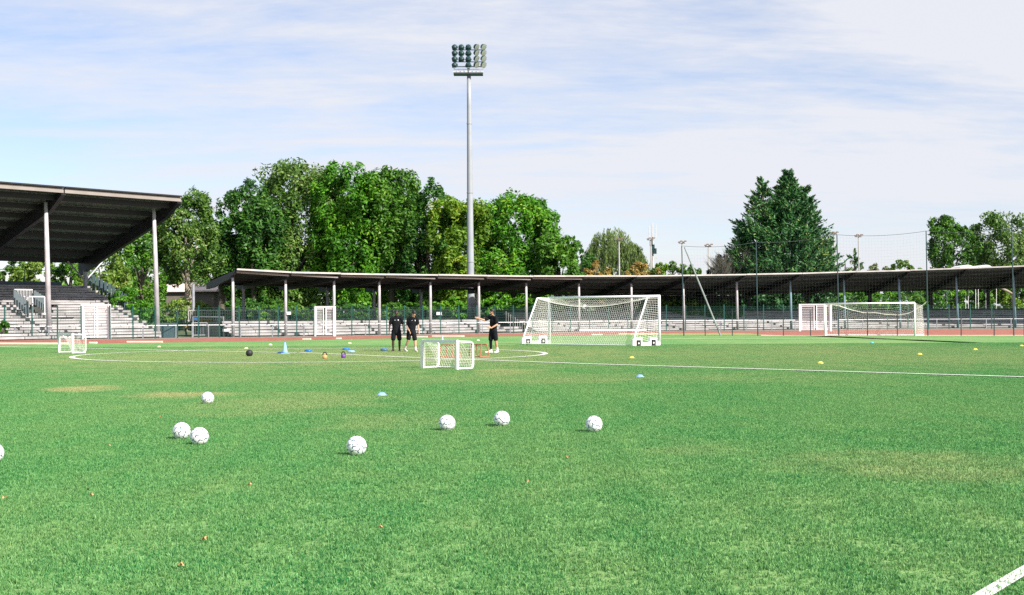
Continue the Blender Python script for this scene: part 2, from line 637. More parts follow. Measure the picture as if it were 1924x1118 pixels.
# turf blades: one patch of blades laid over the near pitch
def turf_blades():
    nb = 8200
    pr_, pa_ = 0.76 * np.sqrt(rng.uniform(0, 1, nb)), rng.uniform(0, 2 * math.pi, nb)
    c = np.c_[pr_ * np.cos(pa_), pr_ * np.sin(pa_)]
    nt_ = 1500
    c = c[:nt_][rng.integers(0, nt_, nb)]
    hs_ = rng.uniform(0.65, 1.35, 4096)[(np.abs(c[:, 0] * 9973 + c[:, 1] * 7919).astype(int)) % 4096]
    c = c + rng.normal(size=(nb, 2)) * 0.0075
    hgt = rng.uniform(0.013, 0.027, nb) * hs_
    az = rng.uniform(0, 2 * math.pi, nb)
    lean = rng.uniform(0.0, 0.024, nb)
    la = rng.uniform(0, 2 * math.pi, nb)
    w = rng.uniform(0.0020, 0.0042, nb)
    d = np.c_[np.cos(az) * w, np.sin(az) * w, np.zeros(nb)]
    base = np.c_[c, np.zeros(nb)]
    tip = base + np.c_[np.cos(la) * lean, np.sin(la) * lean, hgt]
    v = np.empty((nb * 4, 3))
    v[0::4] = base - d
    v[1::4] = base + d
    v[2::4] = tip + d * 0.45
    v[3::4] = tip - d * 0.45
    f = [(4 * i, 4 * i + 1, 4 * i + 2, 4 * i + 3) for i in range(nb)]
    me = bpy.data.meshes.new('turf_grass')
    me.from_pydata(v.tolist(), [], f)
    me.materials.append(M_blade)
    ob = bpy.data.objects.new('turf_grass', me)
    COL.objects.link(ob)
    tag(ob, kind='stuff')
    ng = bpy.data.node_groups.new('lay_turf', 'GeometryNodeTree')
    ng.interface.new_socket('Geometry', in_out='INPUT', socket_type='NodeSocketGeometry')
    ng.interface.new_socket('Geometry', in_out='OUTPUT', socket_type='NodeSocketGeometry')
    N, L = ng.nodes, ng.links
    gi, go = N.new('NodeGroupInput'), N.new('NodeGroupOutput')
    NX, NY = 64, 58
    pts = N.new('GeometryNodePoints')
    pts.inputs['Count'].default_value = NX * NY
    idx = N.new('GeometryNodeInputIndex')

    def M(op, a, b=None):
        n = N.new('ShaderNodeMath')
        n.operation = op
        for i, v_ in enumerate((a, b)):
            if v_ is None:
                continue
            if isinstance(v_, (int, float)):
                n.inputs[i].default_value = v_
            else:
                L.new(v_, n.inputs[i])
        return n.outputs[0]
    ix = M('MODULO', idx.outputs[0], float(NX))
    iy = M('FLOOR', M('DIVIDE', idx.outputs[0], float(NX)))
    x = M('SUBTRACT', ix, NX / 2 - 0.5)
    y = M('ADD', iy, 5.4)
    cb = N.new('ShaderNodeCombineXYZ')
    L.new(x, cb.inputs[0])
    L.new(y, cb.inputs[1])
    cb.inputs[2].default_value = 0.004
    L.new(cb.outputs[0], pts.inputs['Position'])
    dl = N.new('GeometryNodeDeleteGeometry')
    dl.domain = 'POINT'
    L.new(pts.outputs[0], dl.inputs[0])
    pin = N.new('GeometryNodeInputPosition')
    sp = N.new('ShaderNodeSeparateXYZ')
    L.new(pin.outputs[0], sp.inputs[0])
    lim = M('ADD', M('MULTIPLY', sp.outputs[1], 0.44), 2.5)
    L.new(M('GREATER_THAN', M('ABSOLUTE', sp.outputs[0]), lim), dl.inputs['Selection'])
    ip = N.new('GeometryNodeInstanceOnPoints')
    L.new(dl.outputs[0], ip.inputs['Points'])
    L.new(gi.outputs[0], ip.inputs['Instance'])
    rv = N.new('FunctionNodeRandomValue')
    rv.data_type = 'FLOAT_VECTOR'
    rv.inputs[0].default_value = (0, 0, 0)
    rv.inputs[1].default_value = (0, 0, 6.283)
    try:
        L.new(rv.outputs[0], ip.inputs['Rotation'])
    except Exception:
        pass
    L.new(ip.outputs[0], go.inputs[0])
    md = ob.modifiers.new('lay', 'NODES')
    md.node_group = ng


turf_blades()

# pale kerb pieces along the inner edge of the track
KG = 'pale kerb pieces lying along the inner edge of the track'
kerbs = [(-30, 128, 646.9, 'longest cream kerb piece, at the far left behind the small goal'),
         (239, 305, 643.7, 'white kerb bar lying on the track edge left of the tall bin bushes'),
         (569, 584, 638.4, 'short pale kerb piece in front of the middle white gate, left of it'),
         (632, 641, 637.2, 'tiny pale kerb piece just right of the middle white gate'),
         (753, 803, 634.0, 'cream kerb bar behind the legs of the walking coach'),
         (812, 872, 632.8, 'cream kerb bar behind the near small goal'),
         (1112, 1132, 630.0, 'short cream kerb piece seen through the wheeled goal net'),
         (1163, 1240, 628.6, 'cream kerb bar behind the right post of the wheeled goal'),
         (168, 182, 645.4, 'short pale kerb piece beside the far small goal')]
for x0, x1, y, lab in kerbs:
    p, r = G(x0, y), G(x1, y)
    b = MB()
    b.bar(p + Vector((0, 0, 0.05)), r + Vector((0, 0, 0.05)), 0.12, 0.09)
    tag(b.build('kerb_piece', M_kerb), lab, 'kerb', KG)
# long white beam on the track outside edge
b = MB()
b.bar(G(1089, 624) + Vector((0, 0, 0.16)), G(1214, 623.4) + Vector((0, 0, 0.16)), 0.16, 0.14)
tag(b.build('white_beam', M_white2), 'long white beam lying at the foot of the terrace behind the wheeled goal', 'beam')

# ------------------------------------------------------------------ big grandstand on the left
d_ = Vector((-0.653, -0.757, 0))       # along the stand, towards the camera's left
n_ = Vector((-0.757, 0.653, 0))        # up the stand, away from the pitch
C0 = Vector((-23.8, 92.0, 0))          # below the front right corner of the roof
UP = Vector((0, 0, 1))
stand = thing('grandstand', 'large grandstand at far left with dark sloping roof over stepped plank seating', 'grandstand', C0)


def along_to_px(base, px):
    """t so that base + d_*t is seen in column px (flat approximation at eye height)"""
    ax = (px - PX) / F
    return (ax * base.y - base.x) / (d_.x - ax * d_.y)


ROOF_D = 13.5
Z_F, Z_B = 10.0, 5.9


def roof_z(o):
    return Z_F + (Z_B - Z_F) * o / ROOF_D


T_END = 34.0
bay = 8.4
# roof sheets: one panel per bay, profiled
joints = [0.0, 9.2, 17.6, 26.0, T_END]
for i in range(4):
    t0, t1 = joints[i] + 0.02, joints[i + 1] - 0.02
    b = MB()
    n = int((t1 - t0) / 0.3)
    vs, fs = [], []
    for k in range(n + 1):
        t = t0 + (t1 - t0) * k / n
        dz = 0.05 if k % 2 else 0.0
        for o in (0.0, ROOF_D):
            p = C0 + d_ * t + n_ * o
            vs.append((p.x, p.y, roof_z(o) + dz))
    for k in range(n):
        fs.append((2 * k, 2 * k + 1, 2 * k + 3, 2 * k + 2))
    top = [(x, y, z + 0.1) for x, y, z in vs]
    m0 = len(vs)
    b.add(vs + top, fs + [tuple(m0 + j for j in reversed(f_)) for f_ in fs])
    b.build('roof_sheet', M_roof, stand)
    b = MB()
    p, r = C0 + d_ * (t0 + 0.03) - n_ * 0.05, C0 + d_ * (t1 - 0.03) - n_ * 0.05
    b.bar(p + UP * (Z_F - 0.10), r + UP * (Z_F - 0.10), 0.06, 0.29)
    b.build('fascia', M_fascia, stand)
    b = MB()
    b.bar(p + UP * (Z_F + 0.13) - n_ * 0.06, r + UP * (Z_F + 0.13) - n_ * 0.06, 0.22, 0.10)
    b.build('roof_edge', M_steel, stand)
# purlins
for k in range(8):
    o = 0.9 + k * 1.70
    b = MB()
    b.bar(C0 + d_ * 0.1 + n_ * o + UP * (roof_z(o) - 0.24), C0 + d_ * T_END + n_ * o + UP * (roof_z(o) - 0.24), 0.14, 0.36)
    b.build('purlin', M_steel, stand)
# rafters: deep tapering girders
for t in (0.15, 9.2, 17.6, 26.0, 33.8):
    b = MB()
    pr = [(0.0, 0.30, 0.0), (1.6, 0.85, 0), (9.5, 1.0, 0), (ROOF_D - 0.2, 1.15, 0)]
    for (o0, h0, _), (o1, h1, _) in zip(pr[:-1], pr[1:]):
        a = d_ * 0.16
        q0, q1 = C0 + d_ * t + n_ * o0, C0 + d_ * t + n_ * o1
        z0, z1 = roof_z(o0) - 0.07, roof_z(o1) - 0.07
        b.hexa([q0 - a + UP * (z0 - h0), q0 + a + UP * (z0 - h0), q0 + a + UP * z0, q0 - a + UP * z0],
               [q1 - a + UP * (z1 - h1), q1 + a + UP * (z1 - h1), q1 + a + UP * z1, q1 - a + UP * z1])
    b.build('rafter', M_steel, stand)
    # back post with braces
    o = 12.6
    q0 = C0 + d_ * t + n_ * o
    b = MB()
    b.tube(q0 + UP * 3.6, q0 + UP * (roof_z(o) - 1.0), 0.17, 10)
    b.build('back_post', M_galv, stand)
    for s in (1, -1):
        b = MB()
        b.tube(q0 + UP * 4.3, q0 + d_ * s * 1.5 + UP * (roof_z(o) - 0.35), 0.07, 6)
        b.build('brace', M_galv, stand)
# front columns
col_px = [((289, 400), (297, 634)), ((86, 388), (92.5, 624))]
for (tx, ty), (bx, by) in col_px:
    base = C0 + n_ * 1.5
    t = along_to_px(base, bx)
    q0 = base + d_ * t
    pb = P(bx, by, q0.y)
    pt = P(tx, ty, q0.y)
    b = MB()
    mid_ = pb.lerp(pt, 0.62)
    b.path([Vector((pb.x, pb.y, max(0, pb.z))), mid_, pt + UP * 0.3], [0.175, 0.165, 0.12], 14)
    b.build('column', M_galv2, stand, smooth=True)
    b = MB()
    b.lathe([(0.30, 0), (0.30, 0.12), (0.2, 0.14)], (pb.x, pb.y, max(0, pb.z)), 14)
    b.build('column_foot', M_galv2, stand)
b = MB()
q0 = C0 + n_ * 1.5 + d_ * 18.0
b.tube(q0, q0 + UP * 9.0, 0.18, 12)
b.build('column', M_galv2, stand)
# lamps below the roof
for lx, ly in ((54, 372), (211, 386)):
    o = 3.2
    base = C0 + n_ * o
    t = along_to_px(base, lx)
    q0 = base + d_ * t
    p = P(lx, ly, q0.y)
    b = MB()
    b.box(p, (0.34, 0.25, 0.22), 0.6)
    b.tube(p + UP * 0.1, Vector((p.x, p.y, roof_z(o) - 0.1)), 0.03, 6)
    b.build('lamp', mat('lamp_white_glass', (0.80, 0.84, 0.76), 0.4, 0.03), stand)
# seating
NR, RISE, RUN = 20, 0.195, 0.65
plank_src = None
L_PL = 2.1


def row_geom(k):
    return 0.5 + k * RUN, 0.22 + k * RISE     # offset of the front edge, top height


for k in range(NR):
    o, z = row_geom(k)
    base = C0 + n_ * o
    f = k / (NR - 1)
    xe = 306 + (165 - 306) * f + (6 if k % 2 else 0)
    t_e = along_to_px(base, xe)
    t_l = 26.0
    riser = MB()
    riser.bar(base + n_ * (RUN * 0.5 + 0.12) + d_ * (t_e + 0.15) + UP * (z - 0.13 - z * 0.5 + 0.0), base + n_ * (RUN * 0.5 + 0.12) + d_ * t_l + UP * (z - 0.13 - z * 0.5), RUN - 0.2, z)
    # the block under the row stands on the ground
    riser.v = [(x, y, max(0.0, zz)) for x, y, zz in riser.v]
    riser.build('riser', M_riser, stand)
    t = t_e
    j = 0
    off = 0.0
    while t < t_l:
        ln = L_PL if j else (L_PL - (k % 3) * 0.45)
        mid = base + d_ * (t + ln / 2)
        px_mid = PX + F * mid.x / mid.y
        py_mid = hor(px_mid) - F * (z - HC) / mid.y
        hole = 53 < px_mid < 93 and 560 < py_mid < 593
        if not hole:
            if plank_src is None:
                pb_ = MB()
                pb_.box((0, 0, 0), (1, 1, 1))
                plank_src = pb_.build('plank', M_plank, stand)
                plank_src.parent = stand
                c = plank_src
            else:
                c = plank_src.copy()
                COL.objects.link(c)
                c.parent = stand
            rot = math.atan2(d_.y, d_.x)
            dz = random.uniform(-0.012, 0.012)
            tilt = random.uniform(-0.006, 0.006)
            c.matrix_parent_inverse = Matrix.Identity(4)
            c.matrix_basis = (Matrix.Translation(-C0) @ Matrix.Translation(mid + n_ * (RUN * 0.42 + random.uniform(-0.02, 0.02)) + UP * (z - 0.07 + dz)) @
                              Matrix.Rotation(rot, 4, 'Z') @ Matrix.Rotation(tilt, 4, 'Y') @ Matrix.Diagonal((ln - 0.035, RUN * 0.90, 0.150, 1)))
        t += ln
        j += 1
# guard posts stepping down the right-hand side, at the back of the stand
for k in range(10, 20):
    o, z = row_geom(k)
    base = C0 + n_ * (o + 0.3)
    xe = 306 + (165 - 306) * k / (NR - 1) + 4
    q0 = base + d_ * along_to_px(base, xe)
    b = MB()
    b.box((q0.x, q0.y, z + 0.45), (0.20, 0.05, 1.25), 0.2)
    b.build('guard_slat', mat('blue_grey_slat', (0.05, 0.085, 0.105), 0.6, 0.1), stand)
# rail along the back
b = MB()
o, z = row_geom(NR)
q0, q1 = C0 + n_ * (o + 0.1) + d_ * 1.6, C0 + n_ * (o + 0.1) + d_ * 26
b.bar(q0 + UP * (z + 0.98), q1 + UP * (z + 0.98), 0.05, 0.05)
b.build('back_rail', M_green, stand)
b = MB()
b.bar(q0 + UP * (z - 0.05), q1 + UP * (z - 0.05), 0.12, 0.30)
b.build('back_board', mat('blue_grey_board', (0.06, 0.10, 0.125), 0.6, 0.15, 1), stand)
for k in range(9):
    q2 = q0.lerp(q1, k / 8)
    b = MB()
    b.bar(q2 + UP * (z + 0.05), q2 + UP * (z + 0.98), 0.05, 0.05)
    b.build('back_rail_post', M_green, stand)
# stair entrance cut into the seating: railings and the dark opening
k0 = 8
o, z = row_geom(k0)
base = C0 + n_ * (o + 0.4)
tA, tB = along_to_px(base, 92), along_to_px(base, 52)
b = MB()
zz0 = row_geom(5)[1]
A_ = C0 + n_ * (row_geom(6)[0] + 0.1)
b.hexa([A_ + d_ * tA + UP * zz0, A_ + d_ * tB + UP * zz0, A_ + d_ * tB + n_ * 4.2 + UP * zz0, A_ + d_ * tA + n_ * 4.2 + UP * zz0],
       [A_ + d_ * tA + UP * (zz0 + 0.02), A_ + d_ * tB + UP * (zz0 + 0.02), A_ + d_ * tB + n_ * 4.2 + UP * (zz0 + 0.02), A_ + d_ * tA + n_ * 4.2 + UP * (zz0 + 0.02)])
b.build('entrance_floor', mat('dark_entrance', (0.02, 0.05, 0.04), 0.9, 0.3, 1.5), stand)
M_slat = mat('grey_blue_railing', (0.13, 0.165, 0.18), 0.5, 0.1)
for side, (pxt, pyt, pxb, pyb) in (('l', (28, 544, 52, 566)), ('r', (66, 546, 88, 560))):
    for k in range(6):
        u = k / 5
        px_, py_ = pxt + (pxb - pxt) * u, pyt + (pyb - pyt) * u
        base = C0 + n_ * (7.2 - 2.6 * u)
        q0 = base + d_ * along_to_px(base, px_)
        p = P(px_, py_, q0.y)
        b = MB()
        ln = 1.05
        b.box((p.x, p.y, p.z - ln / 2), (0.17, 0.05, ln), 0.25)
        b.build('side_slat', M_slat, stand)
base = C0 + n_ * 7.5
q0, q1 = base + d_ * along_to_px(base, 61), base + d_ * along_to_px(base, 27)
z0 = P(45, 544.5, q0.y).z
b = MB()
b.bar(q0 + UP * z0, q1 + UP * z0, 0.06, 0.07)
b.bar(q0 + UP * (z0 - 0.7), q1 + UP * (z0 - 0.7), 0.05, 0.05)
b.build('entrance_rail', M_white, stand)
b = MB()
for k in range(13):
    p = q0.lerp(q1, k / 12)
    b.bar(p + UP * (z0 - 0.7), p + UP * z0, 0.022, 0.022)
tag(b.build('entrance_balusters', M_white, stand), kind='stuff')
base = C0 + n_ * 4.4
q0, q1 = base + d_ * along_to_px(base, 84), base + d_ * along_to_px(base, 45)
z0 = P(65, 557.5, q0.y).z
b = MB()
b.bar(q0 + UP * z0, q1 + UP * z0, 0.05, 0.06)
b.build('entrance_rail', M_white, stand)
b = MB()
p = P(57, 567, q0.y)
b.box(p, (0.42, 0.04, 0.36), 0.5)
b.build('notice_board', M_conc, stand)
for xx in (52.5, 61, 84):
    p = P(xx, 558, q0.y)
    b = MB()
    b.bar(p, p - UP * 1.25, 0.05, 0.05)
    b.build('entrance_post', M_white, stand)
# dark bar on the seating
for xa, xb, yy in ((22, 52, 595.5), (62, 88, 595.5), (95, 137, 596.5)):
    base = C0 + n_ * row_geom(6)[0]
    q0, q1 = base + d_ * along_to_px(base, xa), base + d_ * along_to_px(base, xb)
    z0 = P((xa + xb) / 2, yy, q0.y).z
    b = MB()
    b.bar(q0 + UP * z0 - n_ * 0.1, q1 + UP * z0 - n_ * 0.1, 0.06, 0.05)
    b.build('bench_rail', M_steel, stand)

# ------------------------------------------------------------------ long curved covered terrace
FR = [(438, 633.5), (537, 632), (628, 630.5), (713, 629.5), (809, 627.5), (900, 626), (989, 624), (1088, 623), (1187, 621.8), (1285, 621), (1386, 620), (1487, 618.7), (1588, 617.7),
      (1692, 617), (1800, 616.5), (1908, 616), (2020, 615.5), (2140, 615)]
EDGE = [(430, 504.3), (460, 505.3), (552, 510.3), (642, 512.8), (700, 513.7), (820, 515.3), (900, 516.6), (1000, 517.6), (1160, 517.8), (1240, 517.3), (1300, 516.4), (1480, 513), (1600, 509.6),
        (1684, 507.6), (1800, 503.5), (1924, 498.7), (2200, 489)]
BACK = [(380, 530), (460, 531), (520, 533), (600, 535), (700, 537.5), (800, 540), (900, 541.5), (950, 545), (1000, 550), (1060, 553), (1300, 553), (1500, 549), (1600, 547), (1750, 544), (1900, 540), (2200, 533)]
Fp = [G(*q) for q in FR]
# smooth the plan curve
for _ in range(2):
    Fp = [Fp[0]] + [(Fp[i - 1] + Fp[i] * 2 + Fp[i + 1]) / 4 for i in range(1, len(Fp) - 1)] + [Fp[-1]]
# keep the columns in their sight lines
Fp = [Vector((ray(FR[i][0], FR[i][1])[0] * p.y, p.y, 0)) for i, p in enumerate(Fp)]
NB = len(Fp)
Nn = []
for i in range(NB):
    t = (Fp[min(i + 1, NB - 1)] - Fp[max(i - 1, 0)]).normalized()
    Nn.append(Vector((-t.y, t.x, 0)))
Nn[0] = Nn[1].copy()
terr = thing('covered_terrace', 'long low covered terrace curving along the far track under one dark canopy', 'stand', Fp[5])
DEPTH = 9.0
edge_pt, back_pt = [], []
for i in range(NB):
    ov = 0.9 + 2.2 * max(0, (i - 8)) / 8
    q0 = Fp[i] - Nn[i] * ov
    px_ = PX + F * q0.x / q0.y
    z = P(px_, interp(px_, EDGE), q0.y).z
    edge_pt.append(Vector((q0.x, q0.y, z)))
    q1 = Fp[i] + Nn[i] * DEPTH
    px_ = PX + F * q1.x / q1.y
    z = P(px_, interp(px_, BACK), q1.y).z
    back_pt.append(Vector((q1.x, q1.y, z)))
back_pt[0] = P(389, 530, 98.5)
# left end of the canopy overhangs a little
e0 = edge_pt[0] + (edge_pt[0] - edge_pt[1]) * 0.03
edge_pt[0] = e0


def roofpt(i, u):
    return edge_pt[i].lerp(back_pt[i], u)


for i in range(NB - 1):
    b = MB()
    n = 14
    vs, fs = [], []
    for k in range(n + 1):
        s = k / n
        dz = 0.045 if k % 2 else 0
        a, c = edge_pt[i].lerp(edge_pt[i + 1], s), back_pt[i].lerp(back_pt[i + 1], s)
        vs += [(a.x, a.y, a.z - 0.12 + dz), (c.x, c.y, c.z + 0.05 + dz)]
    for k in range(n):
        fs.append((2 * k, 2 * k + 1, 2 * k + 3, 2 * k + 2))
    m0 = len(vs)
    b.add(vs + [(x, y, z + 0.07) for x, y, z in vs], fs + [tuple(m0 + j for j in reversed(f_)) for f_ in fs])
    b.build('roof_sheet', M_roof, terr)
    # gutter along the edge, a length per bay with its own tilt
    b = MB()
    a, c = edge_pt[i] - Nn[i] * 0.08, edge_pt[i + 1] - Nn[i + 1] * 0.08
    b.bar(a.lerp(c, 0.004) + UP * random.uniform(-0.03, 0.0) - UP * 0.04, a.lerp(c, 0.996) - UP * (0.04 + random.uniform(0, 0.03)), 0.16, 0.115)
    b.build('gutter', M_gut, terr)
    if i < 7:
        b = MB()
        a, c = edge_pt[i] + Nn[i] * 0.12, edge_pt[i + 1] + Nn[i + 1] * 0.12
        b.bar(a.lerp(c, 0.02 + 0.01 * (i % 3)) - UP * 0.25, a.lerp(c, 0.975) - UP * (0.28 + 0.04 * (i % 2)), 0.05, 0.12)
        b.build('lower_fascia', M_fascia, terr)
    # purlins
    for k in range(5):
        u = 0.14 + 0.19 * k
        b = MB()
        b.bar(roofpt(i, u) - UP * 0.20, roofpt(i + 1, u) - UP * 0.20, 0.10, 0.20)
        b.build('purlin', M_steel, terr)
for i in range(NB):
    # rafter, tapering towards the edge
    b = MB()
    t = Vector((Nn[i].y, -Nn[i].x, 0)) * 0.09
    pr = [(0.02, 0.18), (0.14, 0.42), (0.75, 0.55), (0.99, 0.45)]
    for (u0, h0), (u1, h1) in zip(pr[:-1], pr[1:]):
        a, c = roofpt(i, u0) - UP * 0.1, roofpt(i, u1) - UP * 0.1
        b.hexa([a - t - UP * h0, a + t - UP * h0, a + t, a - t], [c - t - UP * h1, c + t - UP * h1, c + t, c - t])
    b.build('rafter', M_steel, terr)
    lean = {0: 0.0}.get(i, 0)
    tz = roofpt(i, 0.12).z - 0.4
    top = Fp[i] + UP * tz
    b = MB()
    top.x -= 0.12 * max(0, i - 7) / 8 * 1.5
    b.path([Fp[i], Fp[i].lerp(top, 0.7), top], [0.115, 0.11, 0.085], 10)
    b.build('column', M_galv2 if i < 11 else mat('blue_grey_column', (0.22, 0.34, 0.42), 0.5, 0.1), terr, smooth=True)
    b = MB()
    b.box(top - UP * 0.05, (0.24, 0.24, 0.12), math.atan2(Nn[i].x, Nn[i].y))
    b.build('column_head', M_steel, terr)
    if i < 7 or i > 10:
        q1 = Fp[i] + Nn[i] * (DEPTH - 1.3)
        b = MB()
        zt = roofpt(i, 0.88).z - 0.3
        b.tube(Vector((q1.x, q1.y, 0)), Vector((q1.x, q1.y, zt)), 0.12 if i < 7 else 0.2, 8)
        b.build('back_post', M_galv if i < 7 else M_steel, terr)
        if i < 7:
            b = MB()
            b.box((q1.x, q1.y, 1.45), (0.34, 0.34, 0.7))
            b.build('post_plinth', M_conc, terr)


def bay_planks(i, s0, s1, rows, rise, run, z0, nseg, parent, o0=0.35):
    A0, A1 = Fp[i].lerp(Fp[i + 1], s0), Fp[i].lerp(Fp[i + 1], s1)
    N0, N1 = Nn[i].lerp(Nn[i + 1], s0), Nn[i].lerp(Nn[i + 1], s1)
    for k in range(rows):
        o, z = o0 + k * run, z0 + k * rise
        r_ = MB()
        p, q2 = A0 + N0 * (o + run * 0.5 + 0.09), A1 + N1 * (o + run * 0.5 + 0.09)
        w = (run - 0.12) / 2
        zt = z - 0.03
        r_.hexa([p - N0 * w, q2 - N1 * w, q2 + N1 * w, p + N0 * w], [p - N0 * w + UP * zt, q2 - N1 * w + UP * zt, q2 + N1 * w + UP * zt, p + N0 * w + UP * zt])
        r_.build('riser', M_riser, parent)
        for j in range(nseg):
            sa, sb = j / nseg, (j + 1) / nseg
            p, q2 = A0.lerp(A1, sa) + N0.lerp(N1, sa) * (o + run * 0.42), A0.lerp(A1, sb) + N0.lerp(N1, sb) * (o + run * 0.42)
            mid = (p + q2) / 2
            dd = q2 - p
            c = plank_src.copy()
            COL.objects.link(c)
            c.parent = parent
            c.matrix_parent_inverse = Matrix.Identity(4)
            c.matrix_basis = (Matrix.Translation(-parent.location) @ Matrix.Translation(mid + UP * (z - 0.075 + random.uniform(-0.018, 0.018))) @
                              Matrix.Rotation(math.atan2(dd.y, dd.x), 4, 'Z') @ Matrix.Rotation(random.uniform(-0.009, 0.009), 4, 'Y') @
                              Matrix.Diagonal((dd.length - 0.035, run * 0.90, rise * 0.78, 1)))


# left part: five rows and a walkway with railing
for i in range(0, 5):
    bay_planks(i, 0.0, 1.0, 5, 0.215, 0.42, 0.24, 2, terr)
bay_planks(5, 0.0, 0.62, 5, 0.215, 0.42, 0.24, 1, terr)
bay_planks(5, 0.62, 1.0, 2, 0.215, 0.42, 0.24, 1, terr)
# right part: ten rows
bay_planks(6, 0.22, 1.0, 9, 0.185, 0.62, 0.2, 2, terr)
for i in range(7, NB - 1):
    if i == 11:
        bay_planks(i, 0.0, 1.0, 9, 0.185, 0.62, 0.2, 2, terr)
    else:
        bay_planks(i, 0.0, 1.0, 9, 0.185, 0.62, 0.2, 2, terr)
# walkway slab behind the left rows
for i in range(0, 6):
    s1 = 1.0 if i < 5 else 0.62
    A0, A1 = Fp[i], Fp[i].lerp(Fp[i + 1], s1)
    N0, N1 = Nn[i], Nn[i].lerp(Nn[i + 1], s1)
    o0, o1 = 0.35 + 5 * 0.42, DEPTH - 1.6
    b = MB()
    b.hexa([A0 + N0 * o0, A1 + N1 * o0, A1 + N1 * o1, A0 + N0 * o1], [A0 + N0 * o0 + UP * 1.08, A1 + N1 * o0 + UP * 1.08, A1 + N1 * o1 + UP * 1.08, A0 + N0 * o1 + UP * 1.08])
    b.build('walkway_slab', M_conc, terr)
    # railing on it
    oo = o1 - 0.3
    a, c = A0 + N0 * oo, A1 + N1 * oo
    if i == 0:
        a = a + (a - c).normalized() * 0.6
    b = MB()
    b.bar(a + UP * 1.95, c + UP * 1.95, 0.06, 0.06)
    b.build('top_rail', M_gut, terr)
    b = MB()
    b.bar(a + UP * 1.18, c + UP * 1.18, 0.05, 0.05)
    b.build('bottom_rail', M_gut, terr)
    b = MB()
    L_ = (c - a).length
    nn = int(L_ / 0.14)
    for k in range(1, nn):
        p = a.lerp(c, k / nn)
        b.bar(p + UP * 1.2, p + UP * 1.93, 0.03, 0.03)
    tag(b.build('balusters', M_gut, terr), kind='stuff')
    for k in range(3):
        p = a.lerp(c, k / 2.0)
        b = MB()
        b.bar(p + UP * 1.08, p + UP * 1.93, 0.055, 0.055)
        b.build('rail_post', M_gut, terr)
# stepped pickets at the end of the left part
for k in range(9):
    px_ = 951 + k * 4.3
    base_y = 606 + k * 1.9
    top_y = 584.5 + k * 3.0
    Y = 106.5
    p, q2 = P(px_, base_y, Y), P(px_, top_y, Y)
    b = MB()
    b.bar(p, q2, 0.10, 0.03)
    b.build('end_picket', mat('pale_grey_picket', (0.45, 0.46, 0.44), 0.7, 0.15, 3), terr)
# sign plates on columns
for px_, py_, w, h_ in ((542.5, 588.5, 8, 5.5), (825, 589, 10, 5.5), (425, 620.5, 12, 5)):
    i = 1
    Y = {542.5: Fp[1].y - 0.15, 825: Fp[4].y, 425: Fp[0].y - 0.2}[px_]
    p = P(px_, py_, Y)
    b = MB()
    b.box(p, (w * Y / F, 0.02, h_ * Y / F))
    b.build('notice_plate', M_white2, terr)
# dark back screen of the right part
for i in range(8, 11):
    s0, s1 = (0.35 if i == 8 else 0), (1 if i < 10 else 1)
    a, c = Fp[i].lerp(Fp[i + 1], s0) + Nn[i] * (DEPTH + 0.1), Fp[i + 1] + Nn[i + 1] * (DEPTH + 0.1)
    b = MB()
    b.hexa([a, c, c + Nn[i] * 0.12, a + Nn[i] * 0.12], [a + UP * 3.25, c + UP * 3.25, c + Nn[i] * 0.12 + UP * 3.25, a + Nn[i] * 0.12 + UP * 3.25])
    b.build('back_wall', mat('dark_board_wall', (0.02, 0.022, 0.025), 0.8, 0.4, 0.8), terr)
for i in range(6, NB - 1):
    a, c = Fp[i] + Nn[i] * (DEPTH - 3.0), Fp[i + 1] + Nn[i + 1] * (DEPTH - 3.0)
    if i == 6:
        a = a.lerp(c, 0.25)
    b = MB()
    b.hexa([a, c, c + Nn[i] * 1.2, a + Nn[i] * 1.2], [a + UP * 1.86, c + UP * 1.86, c + Nn[i] * 1.2 + UP * 1.86, a + Nn[i] * 1.2 + UP * 1.86])
    b.build('top_walkway', M_riser, terr)

# ------------------------------------------------------------------ mesh fence with green posts, pipe rail, gates


def line_at(px, dpy):
    return G(px, interp(px, OUTER) + dpy)


def vwires(b, a, c, h, step, r, z0=0.05):
    """vertical and horizontal wires of a mesh panel"""
    L_ = (c - a).length
    n = max(2, int(L_ / step))
    d = (c - a).normalized()
    s = Vector((-d.y, d.x, 0)) * r
    for k in range(1, n):
        p = a.lerp(c, k / n)
        t = d * r
        b.add([p - t + UP * z0, p + t + UP * z0, p + t + UP * h, p - t + UP * h], [(0, 1, 2, 3)])
    m = int((h - z0) / 0.2)
    for k in range(m + 1):
        z = z0 + (h - z0) * k / m
        b.add([a + UP * (z - r), c + UP * (z - r), c + UP * (z + r), a + UP * (z + r)], [(0, 1, 2, 3)])


